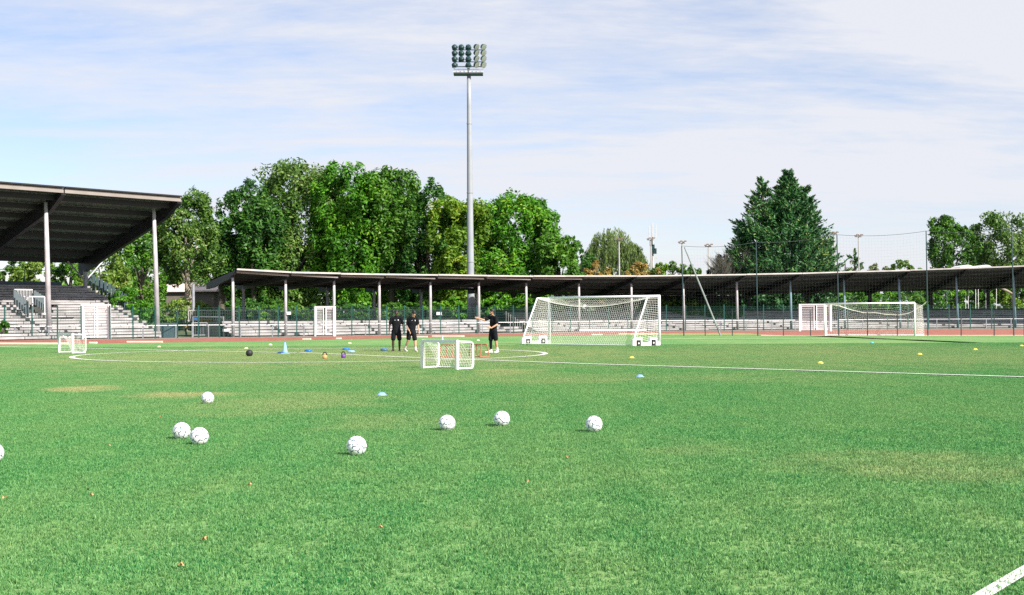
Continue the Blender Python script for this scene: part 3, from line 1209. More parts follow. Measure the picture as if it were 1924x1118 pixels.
FG = 'green mesh fences along the track'
fences = [('green mesh fence between the left edge and the first white gate', [-91, -41, 9.5, 60, 108, 153]),
          ('green mesh fence between the first and the middle white gates', [207, 250, 292, 333.4, 373.3, 412.6, 449.7, 487, 522.8, 557.7, 590]),
          ('long green mesh fence from the middle white gate to the right-hand white gate', [630, 661, 693.8, 726.8, 760.7, 794.4, 828, 862.4, 896.3, 930, 965, 1001, 1037, 1072.3, 1108, 1143.7, 1180, 1216, 1252, 1288,
           1324.5, 1360.8, 1397.8, 1435, 1472, 1502]),
          ('green mesh fence right of the right-hand white gate', [1563, 1593, 1630, 1667.7, 1706, 1745, 1783.3, 1823.3, 1863.2, 1904, 1946, 1990])]
for lab, pxs in fences:
    pts = [line_at(x, -0.7) for x in pxs]
    fo = thing('mesh_fence', lab, 'fence', pts[0], FG)
    src = None
    for p in pts:
        h = 2.25 + random.uniform(-0.03, 0.03)
        b = MB()
        b.bar(p, p + UP * h + Vector((random.uniform(-0.02, 0.02), 0, 0)), 0.075, 0.075)
        b.build('fence_post', M_green, fo)
    for p, r in zip(pts[:-1], pts[1:]):
        b = MB()
        vwires(b, p, r, 2.1, 0.10, 0.004)
        b.build('mesh_panel', M_green, fo)

RG = 'white pipe rails in front of the stands'
for lab, x0, x1 in (('white pipe rail left of the first white gate', -100, 156), ('long white pipe rail running right from the first white gate', 206, 1494),
                    ('white pipe rail under the right-hand goal', 1574, 2000)):
    pts = []
    x = x0
    while x < x1:
        p = line_at(x, -1.3)
        pts.append((x, p))
        x += 2.25 * F / p.y
    pts.append((x1, line_at(x1, -1.3)))
    ro = thing('pipe_rail', lab, 'railing', pts[0][1], RG)
    for (xa, a), (xb, c) in zip(pts[:-1], pts[1:]):
        b = MB()
        b.tube(a + UP * 0.88, c + UP * 0.88, 0.033, 6)
        b.build('rail_tube', M_white, ro)
    for xa, a in pts:
        b = MB()
        b.bar(a, a + UP * 0.87, 0.07, 0.07)
        b.build('rail_post', M_galv, ro)


def gate(label, x0, x1, ytop, ybase, leaves, label_parts=False):
    a, c = G(x0, ybase), G(x1, ybase)
    Y = (a.y + c.y) / 2
    h = P((x0 + x1) / 2, ytop, Y).z
    go = thing('mesh_gate', label, 'gate', a, 'tall white mesh gates in the fence')
    d = (c - a)
    L_ = d.length
    d.normalize()
    lf = L_ / leaves
    for s in (0, L_):
        p = a + d * s
        b = MB()
        b.bar(p, p + UP * h, 0.16, 0.16)
        b.build('gate_post', M_white, go)
    b = MB()
    b.bar(a + UP * (h - 0.05) + d * 0.08, c + UP * (h - 0.05) - d * 0.08, 0.12, 0.12)
    b.build('head_bar', M_white, go)
    for k in range(leaves):
        p0, p1 = a + d * (lf * k + 0.1), a + d * (lf * (k + 1) - 0.1)
        b = MB()
        for p in (p0, p1):
            b.bar(p + UP * 0.1, p + UP * (h - 0.12), 0.10, 0.06)
        for z in (0.16, h - 0.18):
            b.bar(p0 + UP * z, p1 + UP * z, 0.07, 0.10)
        leaf = b.build('gate_leaf', M_white, go)
        b = MB()
        vwires(b, p0, p1, h - 0.15, 0.075, 0.012, 0.15)
        w = b.build('mesh_infill', M_white, leaf)
        w.matrix_parent_inverse = Matrix.Identity(4)
    return go


gate('tall white mesh gate in front of the seating of the large grandstand', 155, 206, 572, 637.5, 2)
gate('tall white mesh gate in front of the low terrace, between two grey columns', 592, 629, 575.5, 632, 2)
gate('tall white mesh gate behind the left post of the right-hand goal', 1503, 1561, 571, 622.4, 2)

# ------------------------------------------------------------------ floodlight mast
MY = 117.0
mast = thing('floodlight_mast', 'tall white floodlight mast with four rows of dark lamps rising behind the terrace', 'floodlight', (P(885, 600, MY).x, MY, 0))
pb, pt = P(885, 602, MY), P(881, 141, MY)
pb.z = 0
b = MB()
k = 8
b.path([pb.lerp(pt, i / k) for i in range(k + 1)], [0.37 - 0.19 * i / k for i in range(k + 1)], 18)
b.build('mast_pole', mat('pale_mast_paint', (0.31, 0.33, 0.36), 0.5, 0.10, 0.6), mast, smooth=True)
for k in (1, 2, 3):
    q = pb.lerp(pt, k * 0.27)
    r0_ = 0.37 - 0.19 * k * 0.27
    b = MB()
    b.lathe([(r0_ + 0.01, -0.05), (r0_ + 0.03, -0.04), (r0_ + 0.03, 0.04), (r0_ + 0.005, 0.05)], q, 18)
    b.build('joint_ring', M_galv, mast)
for k in range(8):
    b = MB()
    x_ = 854 + 52 * k / 7
    b.bar(P(x_ - 2.6, 136.2, MY) + Vector((0, -0.47, 0)), P(x_ + 2.6, 136.2, MY) + Vector((0, -0.47, 0)), 0.02, 0.16)
    b.build('deck_panel', M_galv2, mast)
b = MB()
b.lathe([(0.62, 0), (0.62, 0.25), (0.42, 0.3)], pb, 18)
b.build('mast_foot', M_conc, mast)
b = MB()
a, c = P(852.5, 139.5, MY), P(907.5, 139.5, MY)
b.bar(a, c, 0.9, 0.17)
b.build('platform', M_dkgreen, mast)
for yy in (128.5, 133):
    b = MB()
    for dy in (-0.42, 0.42):
        b.bar(P(852.5, yy, MY) + Vector((0, dy, 0)), P(907.5, yy, MY) + Vector((0, dy, 0)), 0.03, 0.03)
    b.build('platform_rail', M_galv, mast)
for i in range(7):
    x = 852.5 + 55 * i / 6
    b = MB()
    for dy in (-0.42, 0.42):
        b.bar(P(x, 137, MY) + Vector((0, dy, 0)), P(x, 128.5, MY) + Vector((0, dy, 0)), 0.025, 0.025)
    b.build('rail_stanchion', M_galv, mast)
b = MB()
b.bar(P(880.2, 138, MY), P(880, 90, MY), 0.2, 0.2)
b.build('head_spine', M_dkgreen, mast)
for yy in (93.8, 116.3, 125):
    b = MB()
    b.bar(P(853, yy, MY), P(907, yy, MY), 0.06, 0.07)
    b.build('cross_arm', M_dkgreen, mast)
rows_y = (88.5, 99.5, 110.5, 122)
cols_x = (853.5, 866.5, 880, 893.5, 907)
lamp0 = None
for r_i, yy in enumerate(rows_y):
    for c_i, xx in enumerate(cols_x):
        if r_i == 3 and c_i == 1:
            continue
        p = P(xx, yy, MY) + Vector((0, -0.25, 0))
        yaw = (2.75, 3.0, 3.14, 0.95, 0.8)[c_i]
        if lamp0 is None:
            b = MB()
            b.lathe([(0.12, -0.14), (0.25, -0.03), (0.24, 0.08), (0.31, 0.20)], (0, 0, 0), 8)
            lamp0 = b.build('floodlight', M_dkgreen, mast)
            b = MB()
            b.lathe([(0.29, 0.202), (0.15, 0.215)], (0, 0, 0), 12)
            lens0 = b.build('lens', M_glass, lamp0)
            lens0.matrix_parent_inverse = Matrix.Identity(4)
            lo = lamp0
        else:
            lo = lamp0.copy()
            COL.objects.link(lo)
            lo.parent = mast
            l2 = lens0.copy()
            COL.objects.link(l2)
            l2.parent = lo
            l2.matrix_parent_inverse = Matrix.Identity(4)
        lo.matrix_parent_inverse = Matrix.Identity(4)
        lo.matrix_basis = Matrix.Translation(p - mast.location) @ Matrix.Rotation(yaw, 4, 'Z') @ Matrix.Rotation(math.radians(118), 4, 'X')

# ------------------------------------------------------------------ small lamp poles and telecom mast beyond the stand
LP = [(1163, 452, 150, 'pale lamp pole standing in front of the willow'), (1281.5, 457, 150, 'lamp pole beside the top of the net brace'),
      (1331, 463, 150, 'lamp pole in front of the grey bare tree'), (1567, 440, 150, 'tallest small lamp pole, just right of the cypress'),
      (1613, 445, 150, 'lamp pole at the small poplars')]


def lamp_pole(px_, py_, Y, lab, nl=4):
    o = thing('lamp_pole', lab, 'lamp pole', (P(px_, 590, Y).x, Y, 0), 'small training-ground lamp poles beyond the stands')
    top = P(px_, py_, Y)
    bse = Vector((top.x + 0.05, Y, 0))
    b = MB()
    b.path([bse, top], [0.10, 0.07], 8)
    b.build('pole', M_gut, o)
    b = MB()
    b.bar(top + Vector((-0.4, 0, 0)), top + Vector((0.4, 0, 0)), 0.07, 0.07)
    b.build('cross_arm', M_gut, o)
    for k in range(nl):
        x = -0.36 + 0.72 * k / (nl - 1)
        p = top + Vector((x, 0, 0.1 + 0.12 * (k % 2)))
        b = MB()
        b.hexa([p + Vector(q) for q in ((-.14, -.2, -.06), (.14, -.2, -.06), (.1, .18, .0), (-.1, .18, .0))],
               [p + Vector(q) for q in ((-.14, -.24, .06), (.14, -.24, .06), (.1, .18, .12), (-.1, .18, .12))])
        b.build('lamp_head', mat('dull_brown_lamp', (0.30, 0.22, 0.17), 0.5, 0.2), o)


for q in LP:
    lamp_pole(*q)
lamp_pole(1222.5, 451, 155, 'lamp pole directly left of the antenna mast')
o = thing('antenna_mast', 'white telecom antenna mast with panel antennas behind the terrace', 'antenna mast', (P(1226, 590, 165).x, 165, 0))
tp = P(1226, 424, 165)
b = MB()
b.path([Vector((tp.x, 165, 0)), tp], [0.22, 0.10], 10)
b.build('mast_pole', M_gut, o)
for k, (dx, z0, z1) in enumerate(((-0.42, -1.7, -0.1), (0.0, -1.5, 0.35), (0.42, -1.6, 0.1))):
    b = MB()
    b.box((tp.x + dx, 164.8, tp.z + (z0 + z1) / 2), (0.20, 0.16, z1 - z0))
    b.build('panel_antenna', mat('grey_antenna', (0.52, 0.53, 0.56), 0.5, 0.05), o)
for k in range(3):
    b = MB()
    b.box((tp.x - 0.2 + 0.25 * k, 164.8, tp.z - 2.3 - 0.5 * k), (0.35, 0.3, 0.7))
    b.build('radio_box', M_dkgreen, o)
for k in range(5):
    b = MB()
    b.box((tp.x + 0.35, 165, tp.z - 4.2 - k * 1.1), (0.5, 0.08, 0.08))
    b.build('mast_rung', M_gut, o)

# ------------------------------------------------------------------ ball-stop net at the right
bs = thing('ball_stop_net', 'tall dark ball-stop net on slim posts behind the right-hand goal', 'net', G(1285, 631))
TALL = [(1285, 631.3, 1281, 462), (1424, 631.2, 1420.5, 455), (1576, 631, 1572.5, 441), (1743.5, 631, 1740, 434), (1905, 631, 1901, 428), (2080, 631, 2076, 421)]
tops = []
for bx, by, tx, ty in TALL:
    p = G(bx, by)
    t = P(tx, ty, p.y)
    tops.append((p, t))
    b = MB()
    b.path([p, t], [0.042, 0.034], 10)
    b.build('tall_post', mat('blue_green_post', (0.03, 0.06, 0.07), 0.5, 0.12, 3), bs)
for (p0, t0), (p1, t1) in zip(tops[:-1], tops[1:]):
    b = MB()
    pts = []
    for k in range(13):
        s = k / 12
        pts.append(t0.lerp(t1, s) - UP * 0.35 * 4 * s * (1 - s) * 0.5)
    b.path(pts, 0.012, 4)
    b.build('top_cable', M_netdark, bs)
    b = MB()
    L_ = (p1 - p0).length
    nv = int(L_ / 0.2)
    for k in range(nv + 1):
        s = k / nv
        sag = 0.35 * 4 * s * (1 - s) * 0.5
        t = t0.lerp(t1, s) - UP * sag
        q0 = p0.lerp(p1, s) + UP * 0.05
        b.path([q0, t], 0.0012, 3, False)
    nh = int(t0.z / 0.2)
    for k in range(1, nh):
        u = k / nh
        pts = []
        for j in range(9):
            s = j / 8
            sag = 0.35 * 4 * s * (1 - s) * 0.5
            pts.append((p0.lerp(p1, s)).lerp(t0.lerp(t1, s) - UP * sag, u))
        b.path(pts, 0.0012, 3, False)
    b.build('net', M_netdark, bs)
b = MB()
p = G(1354, 630.8)
b.path([p, P(1286, 464, tops[0][0].y)], [0.06, 0.05], 8)
b.build('brace_pole', mat('weathered_brace', (0.28, 0.30, 0.32), 0.5, 0.15, 2), bs)
for k, bx in enumerate((1325, 1376, 1472, 1523, 1630, 1686, 1806, 1868, 1924.5)):
    p = G(bx, 631.1)
    h = 1.66 + 0.1 * math.sin(k * 2.3)
    b = MB()
    b.bar(p, p + UP * h, 0.052, 0.052)
    b.build('short_post', mat('near_black_post', (0.015, 0.03, 0.034), 0.5, 0.12, 3), bs)


# ------------------------------------------------------------------ goals


def net_panel(b, fn, nu, nv, r):
    for i in range(nu + 1):
        b.path([fn(i / nu, j / nv) for j in range(nv + 1)], r, 3, False)
    for j in range(nv + 1):
        b.path([fn(i / nu, j / nv) for i in range(nu + 1)], r, 3, False)


# wheeled goal, seen from behind
Lp, Rp = Vector((1.93, 66.05, 0)), Vector((7.05, 61.1, 0))
mv = (Rp - Lp).normalized()
dv = Vector((mv.y, -mv.x, 0))
if dv.y > 0:
    dv = -dv
GH, GD, GT = 2.37, 2.05, 0.92
g1 = thing('training_goal', 'white full-size training goal on wheels, seen from behind near the centre circle', 'goal', (Lp + Rp) / 2)
for p in (Lp, Rp):
    b = MB()
    b.path([p, p + UP * GH], 0.06, 12)
    b.build('post', M_white, g1, smooth=True)
    b = MB()
    b.path([p + UP * (GH - 0.03), p + dv * GT + UP * (GH - 0.02)], 0.035, 8)
    b.build('top_stay', M_white, g1)
    b = MB()
    b.path([p + dv * GT + UP * (GH - 0.02), p + dv * (GD - 0.12) + UP * 0.42], 0.038, 8)
    b.build('rear_stay', M_white, g1)
    # box base that steps up over the two wheels
    b = MB()
    hw = 0.075
    for s0, s1, z0, z1 in ((0.0, 0.28, 0.0, 0.18), (0.28, 0.78, 0.30, 0.42), (0.78, 1.42, 0.02, 0.18), (1.42, 1.92, 0.30, 0.42), (1.92, 2.1, 0.04, 0.34)):
        b.bar(p + dv * s0 + UP * (z0 + z1) / 2, p + dv * s1 + UP * (z0 + z1) / 2, 0.115, z1 - z0)
    for s in (0.31, 0.75, 1.45, 1.89):
        b.bar(p + dv * s + UP * 0.02, p + dv * s + UP * 0.40, 0.115, 0.09, up=dv)
    b.build('weighted_base', M_white2, g1)
    for s in (0.53, 1.67):
        c = p + dv * s + UP * 0.15
        b = MB()
        b.path([c - mv * 0.065, c + mv * 0.065], 0.15, 14)
        w = b.build('wheel', M_black, g1)
        b = MB()
        b.path([c - mv * 0.07, c + mv * 0.07], 0.045, 10)
        hb = b.build('hub', M_white2, w)
        hb.matrix_parent_inverse = Matrix.Translation(-g1.location) @ Matrix.Translation(g1.location)
b = MB()
b.path([Lp + UP * GH - mv * 0.03, Rp + UP * GH + mv * 0.03], 0.06, 12)
b.build('crossbar', M_white, g1, smooth=True)
b = MB()
b.path([Lp + dv * GD + UP * 0.06, Rp + dv * GD + UP * 0.06], 0.025, 6)
b.build('ground_bar', M_white, g1)


def rope(u):
    a, c = Lp + dv * GT + UP * (GH - 0.03), Rp + dv * GT + UP * (GH - 0.03)
    return a.lerp(c, u) - UP * 0.46 * 4 * u * (1 - u)


WD = (Rp - Lp).length
b = MB()
net_panel(b, lambda u, v: (Lp.lerp(Rp, u) + UP * (GH - 0.05)).lerp(rope(u), v) - UP * 0.12 * 4 * u * (1 - u) * math.sin(math.pi * v), 58, 7, 0.0040)
b.path([rope(k / 24) for k in range(25)], 0.018, 5)
b.build('top_net', M_net, g1)
b = MB()
net_panel(b, lambda u, v: rope(u).lerp(Lp.lerp(Rp, u) + dv * (GD - 0.05 - 0.1 * math.sin(math.pi * u)) + UP * 0.06, v) + dv * (-0.1 * math.sin(math.pi * v)), 58, 20, 0.0040)
b.build('back_net', M_net, g1)
for p, s in ((Lp, 1), (Rp, -1)):
    b = MB()
    net_panel(b, lambda u, v, p=p, s=s: (p + UP * (GH * (1 - v) + 0.1 * v)).lerp(p + dv * (GT + (GD - 0.15 - GT) * v) + UP * ((GH - 0.03) * (1 - v) + 0.44 * v), u) + mv * s * 0.06 * math.sin(math.pi * u), 9, 20, 0.0040)
    b.build('side_net', M_net, g1)

# right-hand goal on the goal line
Lq, Rq = G(1549.5, 631.5), G(1719, 631.7)
gh = P(1548, 571, Lq.y).z
gz2 = P(1718, 569, Rq.y).z
g2 = thing('match_goal', 'white fixed goal on the far goal line with loose net tied to a post', 'goal', (Lq + Rq) / 2)
mv2 = (Rq - Lq).normalized()
bk = Vector((-mv2.y, mv2.x, 0))
for p, z in ((Lq, gh), (Rq, gz2)):
    b = MB()
    b.path([p, p + UP * z], 0.055, 12)
    b.build('post', M_white, g2, smooth=True)
b = MB()
b.path([Lq + UP * gh, Rq + UP * gz2], 0.055, 12)
b.build('crossbar', M_white, g2, smooth=True)
b = MB()
Bl, Br = Lq + bk * 1.5, P(1736, 631, Rq.y + 1.4)
Br.z = 0
b.path([Lq + UP * 0.05, Bl + UP * 0.05, Br + UP * 0.05, Rq + UP * 0.05], 0.035, 6)
b.build('ground_bar', M_white, g2)
TL, TR = Lq + bk * 1.1 + UP * (gh - 0.02), P(1733.5, 573.5, Rq.y + 1.2)
WAVE = [(0, 0.0), (0.12, 0.05), (0.24, 0.32), (0.4, 0.55), (0.52, 0.52), (0.6, 0.62), (0.75, 0.66), (0.86, 0.55), (1.0, 0.0)]


def rope2(u):
    return TL.lerp(TR, u) - UP * interp(u, WAVE)


b = MB()
net_panel(b, lambda u, v: (Lq + UP * gh).lerp(Rq + UP * gz2, u).lerp(rope2(u), v) - UP * 0.18 * math.sin(math.pi * v) * math.sin(math.pi * u), 46, 7, 0.0036)
b.path([rope2(k / 24) for k in range(25)], 0.02, 5)
b.build('top_net', M_net, g2)
b = MB()
net_panel(b, lambda u, v: rope2(u).lerp(Bl.lerp(Br, u) + UP * 0.05, v) + Vector((0.25 * v * math.sin(3 * u), 0, 0)), 46, 16, 0.0036)
b.build('back_net', M_net, g2)
for p, z, T, B_ in ((Lq, gh, TL, Bl), (Rq, gz2, TR, Br)):
    b = MB()
    net_panel(b, lambda u, v, p=p, z=z, T=T, B_=B_: (p + UP * (z * (1 - v) + 0.05)).lerp(T.lerp(B_ + UP * 0.05, v), u) - UP * 0.12 * math.sin(math.pi * u), 10, 17, 0.0065)
    b.build('side_net', M_net, g2)
b = MB()
b.path([TR, P(1742, 566, tops[3][0].y)], 0.02, 5)
b.build('tie_rope', M_net, g2)


def mini_goal(label, A, mdir, W, D, H):
    """A: foot of the left front post; the side frames run back with rounded corners"""
    m_ = Vector((mdir[0], mdir[1], 0)).normalized()
    k_ = Vector((-m_.y, m_.x, 0))
    if k_.x < 0:
        k_ = -k_
    B_ = A + m_ * W
    o = thing('mini_goal', label, 'mini goal', (A + B_) / 2, 'small white folding goals')
    for p in (A, B_):
        b = MB()
        b.bar(p, p + UP * H, 0.075, 0.075, up=m_)
        b.build('post', M_white2, o)
        hh = H - 0.05
        R_ = 0.11
        pts = [p + UP * hh, p + k_ * (D - R_) + UP * (hh - 0.02)]
        for j in range(1, 5):
            a = math.pi / 2 * j / 4
            pts.append(p + k_ * (D - R_ + R_ * math.sin(a)) + UP * (hh - 0.02 - R_ * (1 - math.cos(a))))
        for j in range(1, 6):
            a = math.pi / 2 * (j - 1) / 4
            pts.append(p + k_ * (D - R_ + R_ * math.cos(a)) + UP * (0.04 + R_ * (1 - math.sin(a))))
        pts.append(p + UP * 0.04)
        b = MB()
        b.path(pts, 0.028, 8)
        b.build('side_frame', M_white2, o, smooth=True)
        b = MB()
        net_panel(b, lambda u, v, p=p: p + k_ * (0.03 + (D - 0.06) * u) + UP * (0.06 + (H - 0.16) * v) + m_ * 0.05 * math.sin(u * math.pi) * (1 - v), 8, 9, 0.0026)
        b.build('side_net', M_net, o)
    b = MB()
    b.bar(A + UP * (H - 0.04) + m_ * 0.043, B_ + UP * (H - 0.04) - m_ * 0.043, 0.075, 0.075)
    b.build('crossbar', M_white2, o)
    b = MB()
    b.path([A + k_ * (D - 0.02) + UP * 0.04, B_ + k_ * (D - 0.02) + UP * 0.04], 0.022, 6)
    b.build('rear_bar', M_white2, o)
    b = MB()
    net_panel(b, lambda u, v: (A.lerp(B_, u)) + k_ * (D * (0.25 + 0.75 * (1 - v) ** 0.7) - 0.02) + UP * (0.05 + (H - 0.12) * v - 0.10 * math.sin(math.pi * u) * v), 14, 10, 0.0026)
    b.build('back_net', M_net, o)
    return o


mini_goal('nearer small white goal with rounded side frames, right of the coaches', Vector((-2.56, 36.4, 0)), (0.72, -0.69), 1.42, 0.63, 0.84)
mini_goal('farther small white goal at the far left, outside the circle', Vector((-19.05, 53.7, 0)), (0.66, -0.75), 1.4, 0.56, 0.85)

# ------------------------------------------------------------------ footballs
ball_mat_w = mat('white_ball_leather', (0.86, 0.85, 0.86), 0.4, 0.04, 20)
ball_mat_d = mat('navy_ball_print', (0.03, 0.05, 0.10), 0.4, 0.1, 30)
ball_mat_t = mat('teal_ball_print', (0.10, 0.38, 0.42), 0.4, 0.1, 30)
bm = bmesh.new()
bmesh.ops.create_icosphere(bm, subdivisions=6, radius=0.11)
ico = bmesh.new()
bmesh.ops.create_icosphere(ico, subdivisions=1, radius=1)
anch = [v.co.normalized() for v in ico.verts] + [f.calc_center_median().normalized() for f in ico.faces]
ico.free()
frames = []
for a in anch:
    t = a.cross(Vector((0.31, 0.22, 0.93))).normalized()
    frames.append((a, t, a.cross(t)))
for f in bm.faces:
    c = f.calc_center_median().normalized()
    f.smooth = True
    best = max(range(len(anch)), key=lambda i: anch[i].dot(c))
    a, t, u = frames[best]
    x, y = c.dot(t), c.dot(u)
    r_ = math.hypot(x, y)
    ang = math.atan2(y, x) - 1.6 * r_
    k = (ang / (2 * math.pi / 3)) % 1.0
    dk = min(k, 1 - k) * (2 * math.pi / 3) * r_
    wth = 0.060 * max(0, 1 - (r_ / 0.42) ** 2.5) if ang % (2 * math.pi) < 4.6 else 0.0
    if dk < wth:
        f.material_index = 1
    elif dk < wth + 0.028 and k < 0.5 and r_ < 0.27:
        f.material_index = 2
bme = bpy.data.meshes.new('football')
bm.to_mesh(bme)
bm.free()
for m in (ball_mat_w, ball_mat_d, ball_mat_t):
    bme.materials.append(m)
BALLS = [(670, 838, 'nearest whole football, lying alone right of the two that almost touch'),
         (374.5, 820, 'right and nearer one of the two footballs lying almost touching'),
         (341, 810, 'left and farther one of the two footballs lying almost touching'),
         (390, 748, 'farthest white football, beside the sandy worn patch'),
         (840, 795, 'leftmost football of the three lying in a row at the centre'),
         (943, 787, 'middle football of the three lying in a row, the farthest of them'),
         (1116, 797, 'rightmost white football on the pitch'),
         (-13, 851, 'football half cut off by the left edge of the photo')]
for i, (x, y, lab) in enumerate(BALLS):
    ob = bpy.data.objects.new('football', bme)
    COL.objects.link(ob)
    ob.location = G(x, y, 0.113)
    ob.rotation_euler = (random.uniform(0, 6), random.uniform(0, 6), random.uniform(0, 6))
    tag(ob, lab, 'football', 'white footballs scattered on the pitch')

# medicine ball, kettlebells, cone, discs, markers
b = MB()
n = 24
b.lathe([(max(0.001, 0.132 * math.sin(math.pi * k / n)), -0.132 * math.cos(math.pi * k / n)) for k in range(n + 1)], (0, 0, 0), 28)
o = b.build('medicine_ball', M_black, None, smooth=True)
o.location = G(468.5, 663.5, 0.14)
tag(o, 'black medicine ball on the turf inside the circle', 'medicine ball')


def kettlebell(px_, py_, m, lab):
    p = G(px_, py_)
    o = thing('kettlebell', lab, 'kettlebell', p, 'kettlebells on the grass')
    b = MB()
    b.lathe([(0.05, 0.01), (0.075, 0.03), (0.085, 0.08), (0.07, 0.135), (0.04, 0.16)], p, 18)
    b.build('weight', m, o, smooth=True)
    b = MB()
    pts = [p + Vector((0.065 * math.cos(a), 0, 0.16 + 0.085 * math.sin(a) ** 0.8)) for a in [math.pi * k / 10 for k in range(11)]]
    pts = [p + Vector((0.06, 0, 0.15))] + pts[0:] + [p + Vector((-0.06, 0, 0.15))]
    b.path(pts, 0.018, 8)
    b.build('handle', M_black, o, smooth=True)


kettlebell(610.3, 675.0, M_kbor, 'apricot kettlebell with black handle, the left of the pair')
kettlebell(645.2, 674.0, M_purple, 'purple kettlebell with black handle, the right of the pair')
for px_, py_, sc_, lab in ((535.5, 665.5, 1.0, 'light blue tall cone standing on the halfway line'), (831, 644, 0.85, 'pale blue tall cone half hidden behind the near small goal')):
    p = G(px_, py_)
    o = thing('training_cone', lab, 'cone', p, 'tall blue cones')
    b = MB()
    b.box(p + UP * 0.03, (0.34 * sc_, 0.34 * sc_, 0.03), 0.3)
    b.build('base', M_ltblue, o)
    b = MB()
    b.lathe([(0.125 * sc_, 0.045), (0.105 * sc_, 0.10 * sc_), (0.035 * sc_, 0.46 * sc_), (0.026 * sc_, 0.47 * sc_)], p, 18)
    b.build('cone_body', M_ltblue, o, smooth=True)
p = G(528, 665)
b = MB()
b.lathe([(0.15, 0.012), (0.17, 0.04), (0.13, 0.07), (0.02, 0.085)], p, 18)
tag(b.build('balance_disc', M_blue, None), 'dark blue disc lying against the foot of the tall cone', 'balance disc', 'blue balance discs')
DISCS = [(579.5, 661.2, M_blue, 'blue balance disc right of the tall cone'), (650, 658.2, M_blue, 'darker blue balance disc, the farther of the overlapping pair'),
         (659.5, 663, M_ltblue, 'paler blue balance disc, the nearer of the overlapping pair'), (722, 659.5, M_blue, 'bright blue balance disc at the feet of the standing coach')]
for px_, py_, m, lab in DISCS:
    p = G(px_, py_)
    b = MB()
    b.lathe([(0.13, 0.012), (0.165, 0.04), (0.16, 0.07), (0.12, 0.10), (0.02, 0.105)], p, 22)
    tag(b.build('balance_disc', m, None, smooth=True), lab, 'balance disc', 'blue balance discs')
MK = [(299, 653, M_pale, 'pale marker saucer left of the grey columns, before the white kerb'), (462.5, 655.8, M_pale, 'pale marker saucer just behind the black ball'),
      (508, 648.8, M_pale, 'pale marker saucer left of the tall cone'), (657, 645.8, M_pale, 'pale marker saucer before the middle white gate'),
      (898.5, 640.5, M_pale, 'pale marker saucer left of the pointing coach'), (1187, 673.8, M_yellow, 'yellow marker saucer below the wheeled goal'),
      (1541.5, 684, M_yellow, 'nearest yellow marker saucer, above the halfway line'), (1728, 667.3, M_yellow, 'yellow marker saucer below the right-hand goal'),
      (1832.5, 658.2, M_yellow, 'yellow marker saucer between the others at the right'), (1919.5, 651.2, M_yellow, 'yellow marker saucer at the right edge'),
      (717.5, 745, M_ltblue, 'blue marker saucer nearest the camera, above the lone football'), (1202.5, 709.8, M_ltblue, 'blue marker saucer just below the halfway line'),
      (1638.5, 645, mat('teal_plastic', (0.10, 0.42, 0.50), 0.5, 0.06), 'teal marker saucer before the right-hand goal'), (780, 641.5, M_pale, 'pale marker saucer between the walking coach and the small goal')]
for px_, py_, m, lab in MK:
    p = G(px_, py_)
    b = MB()
    b.lathe([(0.105, 0.014), (0.10, 0.022), (0.045, 0.075), (0.030, 0.077), (0.028, 0.07)], p, 18)
    tag(b.build('marker_saucer', m, None, smooth=True), lab, 'marker', 'small marker saucers on the pitch')


def hurdle(p, rz, lab, L_=0.62):
    o = thing('agility_frame', lab, 'training frame', p, 'orange training frames')
    R = Matrix.Rotation(rz, 3, 'Z')

    def W(x, y, z):
        return p + R @ Vector((x, y, z))
    for s in (-1, 1):
        b = MB()
        x0 = s * L_ / 2
        b.path([W(x0 * 1.12, -0.2, 0.02), W(x0, -0.12, 0.46)], 0.022, 6)
        b.build('upright', M_orange, o)
        b = MB()
        b.path([W(x0 * 1.12, 0.2, 0.02), W(x0, 0.12, 0.46)], 0.022, 6)
        b.build('upright', M_orange, o)
        b = MB()
        b.path([W(x0 * 1.12, -0.2, 0.03), W(x0 * 1.12, 0.2, 0.03)], 0.022, 6)
        b.build('foot_bar', M_orange, o)
        b = MB()
        b.path([W(-L_ / 2, s * 0.12, 0.46), W(L_ / 2, s * 0.12, 0.46)], 0.024, 6)
        b.build('top_bar', M_orange, o)
        b = MB()
        b.path([W(-L_ / 2 * 1.12, s * 0.2, 0.03), W(L_ / 2 * 1.12, s * 0.2, 0.03)], 0.02, 6)
        b.build('foot_bar', M_orange, o)


hurdle(G(900, 671), -0.9, 'orange plastic training frame beside the pointing coach')
hurdle(G(845, 672.5), -0.75, 'orange plastic training frame seen through the near small goal')

